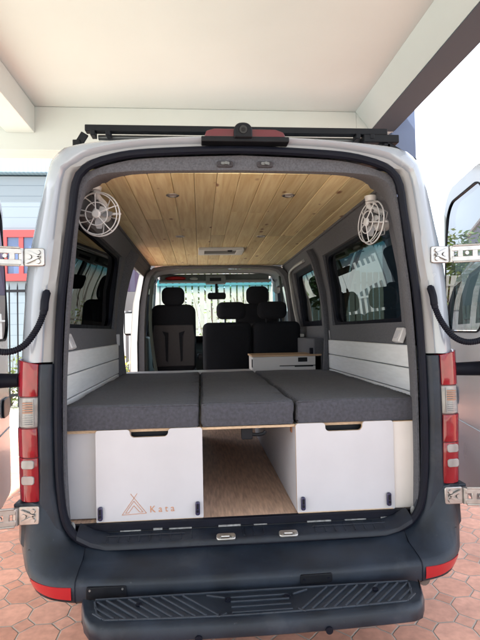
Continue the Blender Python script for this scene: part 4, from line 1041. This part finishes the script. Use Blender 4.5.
# ================================================================== fans
def fan(name, label, loc, rot, mount, seedang):
    t = thing(name, label, 'fan', loc, 'white cabin fans'); t.rotation_euler = rot
    Rr = .106 if seedang < 1 else .112
    def circ(r, y, n=40): return [(r*math.cos(2*math.pi*k/n), y, r*math.sin(2*math.pi*k/n)) for k in range(n)]
    m_ = MB(); m_.tube(circ(Rr,0), .0040, 8, closed=True); m_.tube(circ(Rr*.93,-.022), .0028, 8, closed=True); m_.tube(circ(Rr*.52,-.030), .0028, 8, closed=True)
    for k in range(5):
        a = seedang+2*math.pi*k/5; c, s = math.cos(a), math.sin(a)
        m_.tube([(.018*c,-.036,.018*s),(Rr*.52*c,-.031,Rr*.52*s),(Rr*.93*c,-.022,Rr*.93*s),(Rr*c,0,Rr*s)], .003, 6)
        a += .63; c, s = math.cos(a), math.sin(a); m_.tube([(Rr*c,0,Rr*s),(Rr*.85*c,.035,Rr*.85*s),(.04*c,.06,.04*s)], .003, 6)
    m_.build('cage', WFAN, t)
    m_ = MB(); m_.cyl((0,-.042,0), (0,-.030,0), .019, .024, n=24); m_.build('hub_cap', WFAN, t, bevel=.003)
    m_ = MB()
    for k in range(4):
        a = 2*math.pi*k/4; rw = []
        for j in range(6):
            rad = .02+.05*j/5; wd = .012+.022*math.sin(math.pi*min(1,(j+.8)/6)); rw.append([])
            for s in (-1,-.33,.33,1):
                ang = a+s*wd/(rad+.03)*.8; rw[-1].append((rad*math.cos(ang), -.004+s*.012, rad*math.sin(ang)))
        m_.loft(rw)
    m_.build('blades', mat('fan_blade', (.25,.25,.27), .4), t, smooth=60)
    m_ = MB(); m_.cyl((0,.012,0), (0,.085,0), .042, .034, n=24); m_.sphere((0,.085,0), .034, sc3=(1,.6,1)); m_.build('motor', WFAN, t, bevel=.004)
    # bracket in world space
    inv = (Matrix.Translation(loc) @ Matrix.Rotation(rot[2],4,'Z') @ Matrix.Rotation(rot[1],4,'Y') @ Matrix.Rotation(rot[0],4,'X')).inverted()
    W = lambda p: inv @ Vector(p)
    m_ = MB(); mt = Vector(mount); bk = Vector(loc)
    pts = [W(mt), W(mt+(bk-mt)*.35+Vector((0,.03,.0))), Vector((0,.10,.05)), Vector((0,.075,.0))]
    m_.tube(smooth_path(pts, 14), [.016]*14, 10); m_.build('arm', WFAN, t)
    m_ = MB(); a = Vector((-.075,-.044,.085)) if seedang < 1 else Vector((-.05,-.02,.12))
    m_.bar(Vector((-Rr,.02,-.0)), Vector((Rr,.02,0)), .02, .012); m_.build('yoke', WFAN, t, bevel=.004)
    m_ = MB(); m_.cyl(W(mt+Vector((0,0,.0))), W(mt+Vector((0,0,-.03))), .034, .028, n=24); m_.build('mount', WFAN, t, bevel=.004)
    return t
fan('fan', 'white caged fan facing out at the left of the wooden ceiling', (-.685,.30,2.085), (R(8),R(0),R(-10)), (-.700,.30,2.232), .35)
fan('fan', 'white caged fan turned edge-on at the right of the wooden ceiling', (.715,.36,2.055), (R(-4),R(8),R(-79)), (.715,.37,2.20), 1.2)

# downlights
def dl(x, y, label):
    t = thing('downlight', label, 'light fixture', (x,y,2.219), 'recessed ceiling downlights')
    m_ = MB(); n = 28
    o = [(.034*math.cos(2*math.pi*k/n), .034*math.sin(2*math.pi*k/n)) for k in range(n)]; i_ = [(.024*math.cos(2*math.pi*k/n), .024*math.sin(2*math.pi*k/n)) for k in range(n)]
    m_.ring_plate(o, i_, lambda a, b: (a,b,-.004), lambda a, b: (a,b,.002)); m_.build('bezel', ALU, t, bevel=.001)
    m_ = MB(); m_.cyl((0,0,-.001), (0,0,.0015), .0235, n=28); m_.build('diffuser', mat('diffuser', (.5,.5,.48), .5), t)
dl(-.33, .437, 'small round downlight in the pine ceiling, near the left fan')
dl(.285, .43, 'small round downlight in the pine ceiling, near the right fan')
dl(-.337, 1.555, 'small round downlight further in, left of the ceiling vent')
dl(.277, 1.56, 'small round downlight further in, right of the ceiling vent')
# roof vent
rv = thing('ceiling_vent', 'white framed rectangular vent with grey grille in the pine ceiling', 'vent', (0,2.2,2.219))
m_ = MB(); m_.ring_plate(rrect(-.205,-.15,.195,.15,.02,4), rrect(-.15,-.10,.13,.10,.01,4), lambda a, b: (a,b,-.022), lambda a, b: (a,b,.0)); m_.build('frame', WFAN, rv, bevel=.003)
m_ = MB()
for k in range(12): m_.box((-.15,-.098+k*.0165,-.016), (.13,-.089+k*.0165,-.008))
m_.box((-.15,-.10,-.006), (.13,.10,-.003)); m_.build('grille', mat('vent_grey', (.22,.22,.22), .6), rv)
m_ = MB(); m_.box((.05,-.12,-.03), (.09,-.085,-.02)); m_.build('knob', BLACK, rv, bevel=.003)

# ================================================================== seats
def rbox(m_, x0, x1, y0, y1, z0, z1, r=.05, lean=0, bow=0):
    """padded block, rounded in xz, softened in y; lean shifts y with z"""
    def s(y, sh): return [(x, y+lean*(z-z0), z) for x, z in rrect(x0+sh, z0+sh, x1-sh, z1-sh, max(.01, r-sh*.3), 5)]
    d = y1-y0; m_.loft([s(y0, .035), s(y0+d*.10, .012), s(y0+d*.28, 0), s(y0+d*.72, 0), s(y0+d*.9, .012), s(y1, .035)], closed=True, caps=True)
def seat(label, x, y):
    t = thing('front_seat', label, 'seat', (x,y,.65), 'front cab seats')
    m_ = MB(); rbox(m_, -.255, .255, .0, .13, .38, 1.165, .09, -.12); o = m_.build('backrest', SEATF, t, smooth=60)
    m_ = MB(); m_.prism([(-.235,.45),(.235,.45),(.245,.80),(.225,.93),(-.225,.93),(-.245,.80)], lambda a, z: (a,-.018-.12*(z-.38),z), lambda a, z: (a,.02-.12*(z-.38),z)); m_.build('back_panel', SEATG, o, bevel=.012, seg=3)
    for s in (-1,1):
        m_ = MB(); m_.prism([(s*.06,.84),(s*.13,.86),(s*.10,.80),(s*.095,.52),(s*.075,.50)], lambda a, z: (a,-.026-.12*(z-.38),z), lambda a, z: (a,-.012-.12*(z-.38),z)); m_.build('back_groove', SEATF, o)
    m_ = MB(); rbox(m_, -.13, .13, -.11, .0, 1.155, 1.365, .07); m_.build('headrest', SEATF, t, smooth=60)
    m_ = MB()
    for s in (-1,1): m_.cyl((s*.06,-.05,1.04), (s*.06,-.05,1.18), .009, n=10)
    m_.build('headrest_post', BLACK, t)
    m_ = MB(); rbox(m_, -.255, .255, .0, .50, .25, .42, .05); m_.build('cushion', SEATF, t, smooth=60)
    MB().box((-.22,.05,0), (.22,.45,.27)).build('seat_base', BLACK, t, bevel=.01)
    m_ = MB(); rbox(m_, .26, .32, .05, .36, .52, .58, .02); m_.build('armrest', SEATF, t, smooth=60)
    return t
seat('black single front seat on the left, fully in view with its grey back panel', -.505, 3.62)
seat('black front seat on the right, mostly hidden behind the bench', .475, 3.62)
t = thing('bench_seat', 'black double bench seat with two headrests beyond the bed', 'bench seat', (.315,2.72,.65))
m_ = MB(); rbox(m_, -.49, -.003, .0, .16, .30, .935, .06, -.05); rbox(m_, .003, .49, .0, .16, .30, .935, .06, -.05); m_.build('backrest', SEATF, t, smooth=60)
for cx in (-.205, .205):
    m_ = MB(); rbox(m_, cx-.145, cx+.145, -.06, .06, .965, 1.135, .06); m_.build('headrest', SEATF, t, smooth=60)
    m_ = MB()
    for s in (-1,1): m_.cyl((cx+s*.06,.0,.90), (cx+s*.06,.0,1.0), .009, n=10)
    m_.build('headrest_post', BLACK, t)
m_ = MB(); rbox(m_, -.49, .49, .05, .52, .26, .42, .05); m_.build('cushion', SEATF, t, smooth=60)
MB().box((-.45,.05,0), (.45,.48,.27)).build('seat_base', BLACK, t, bevel=.01)
m_ = MB(); m_.cyl((-.50,.08,.60), (-.535,.08,.60), .03, n=20); m_.build('recliner_knob', BLACK, t)
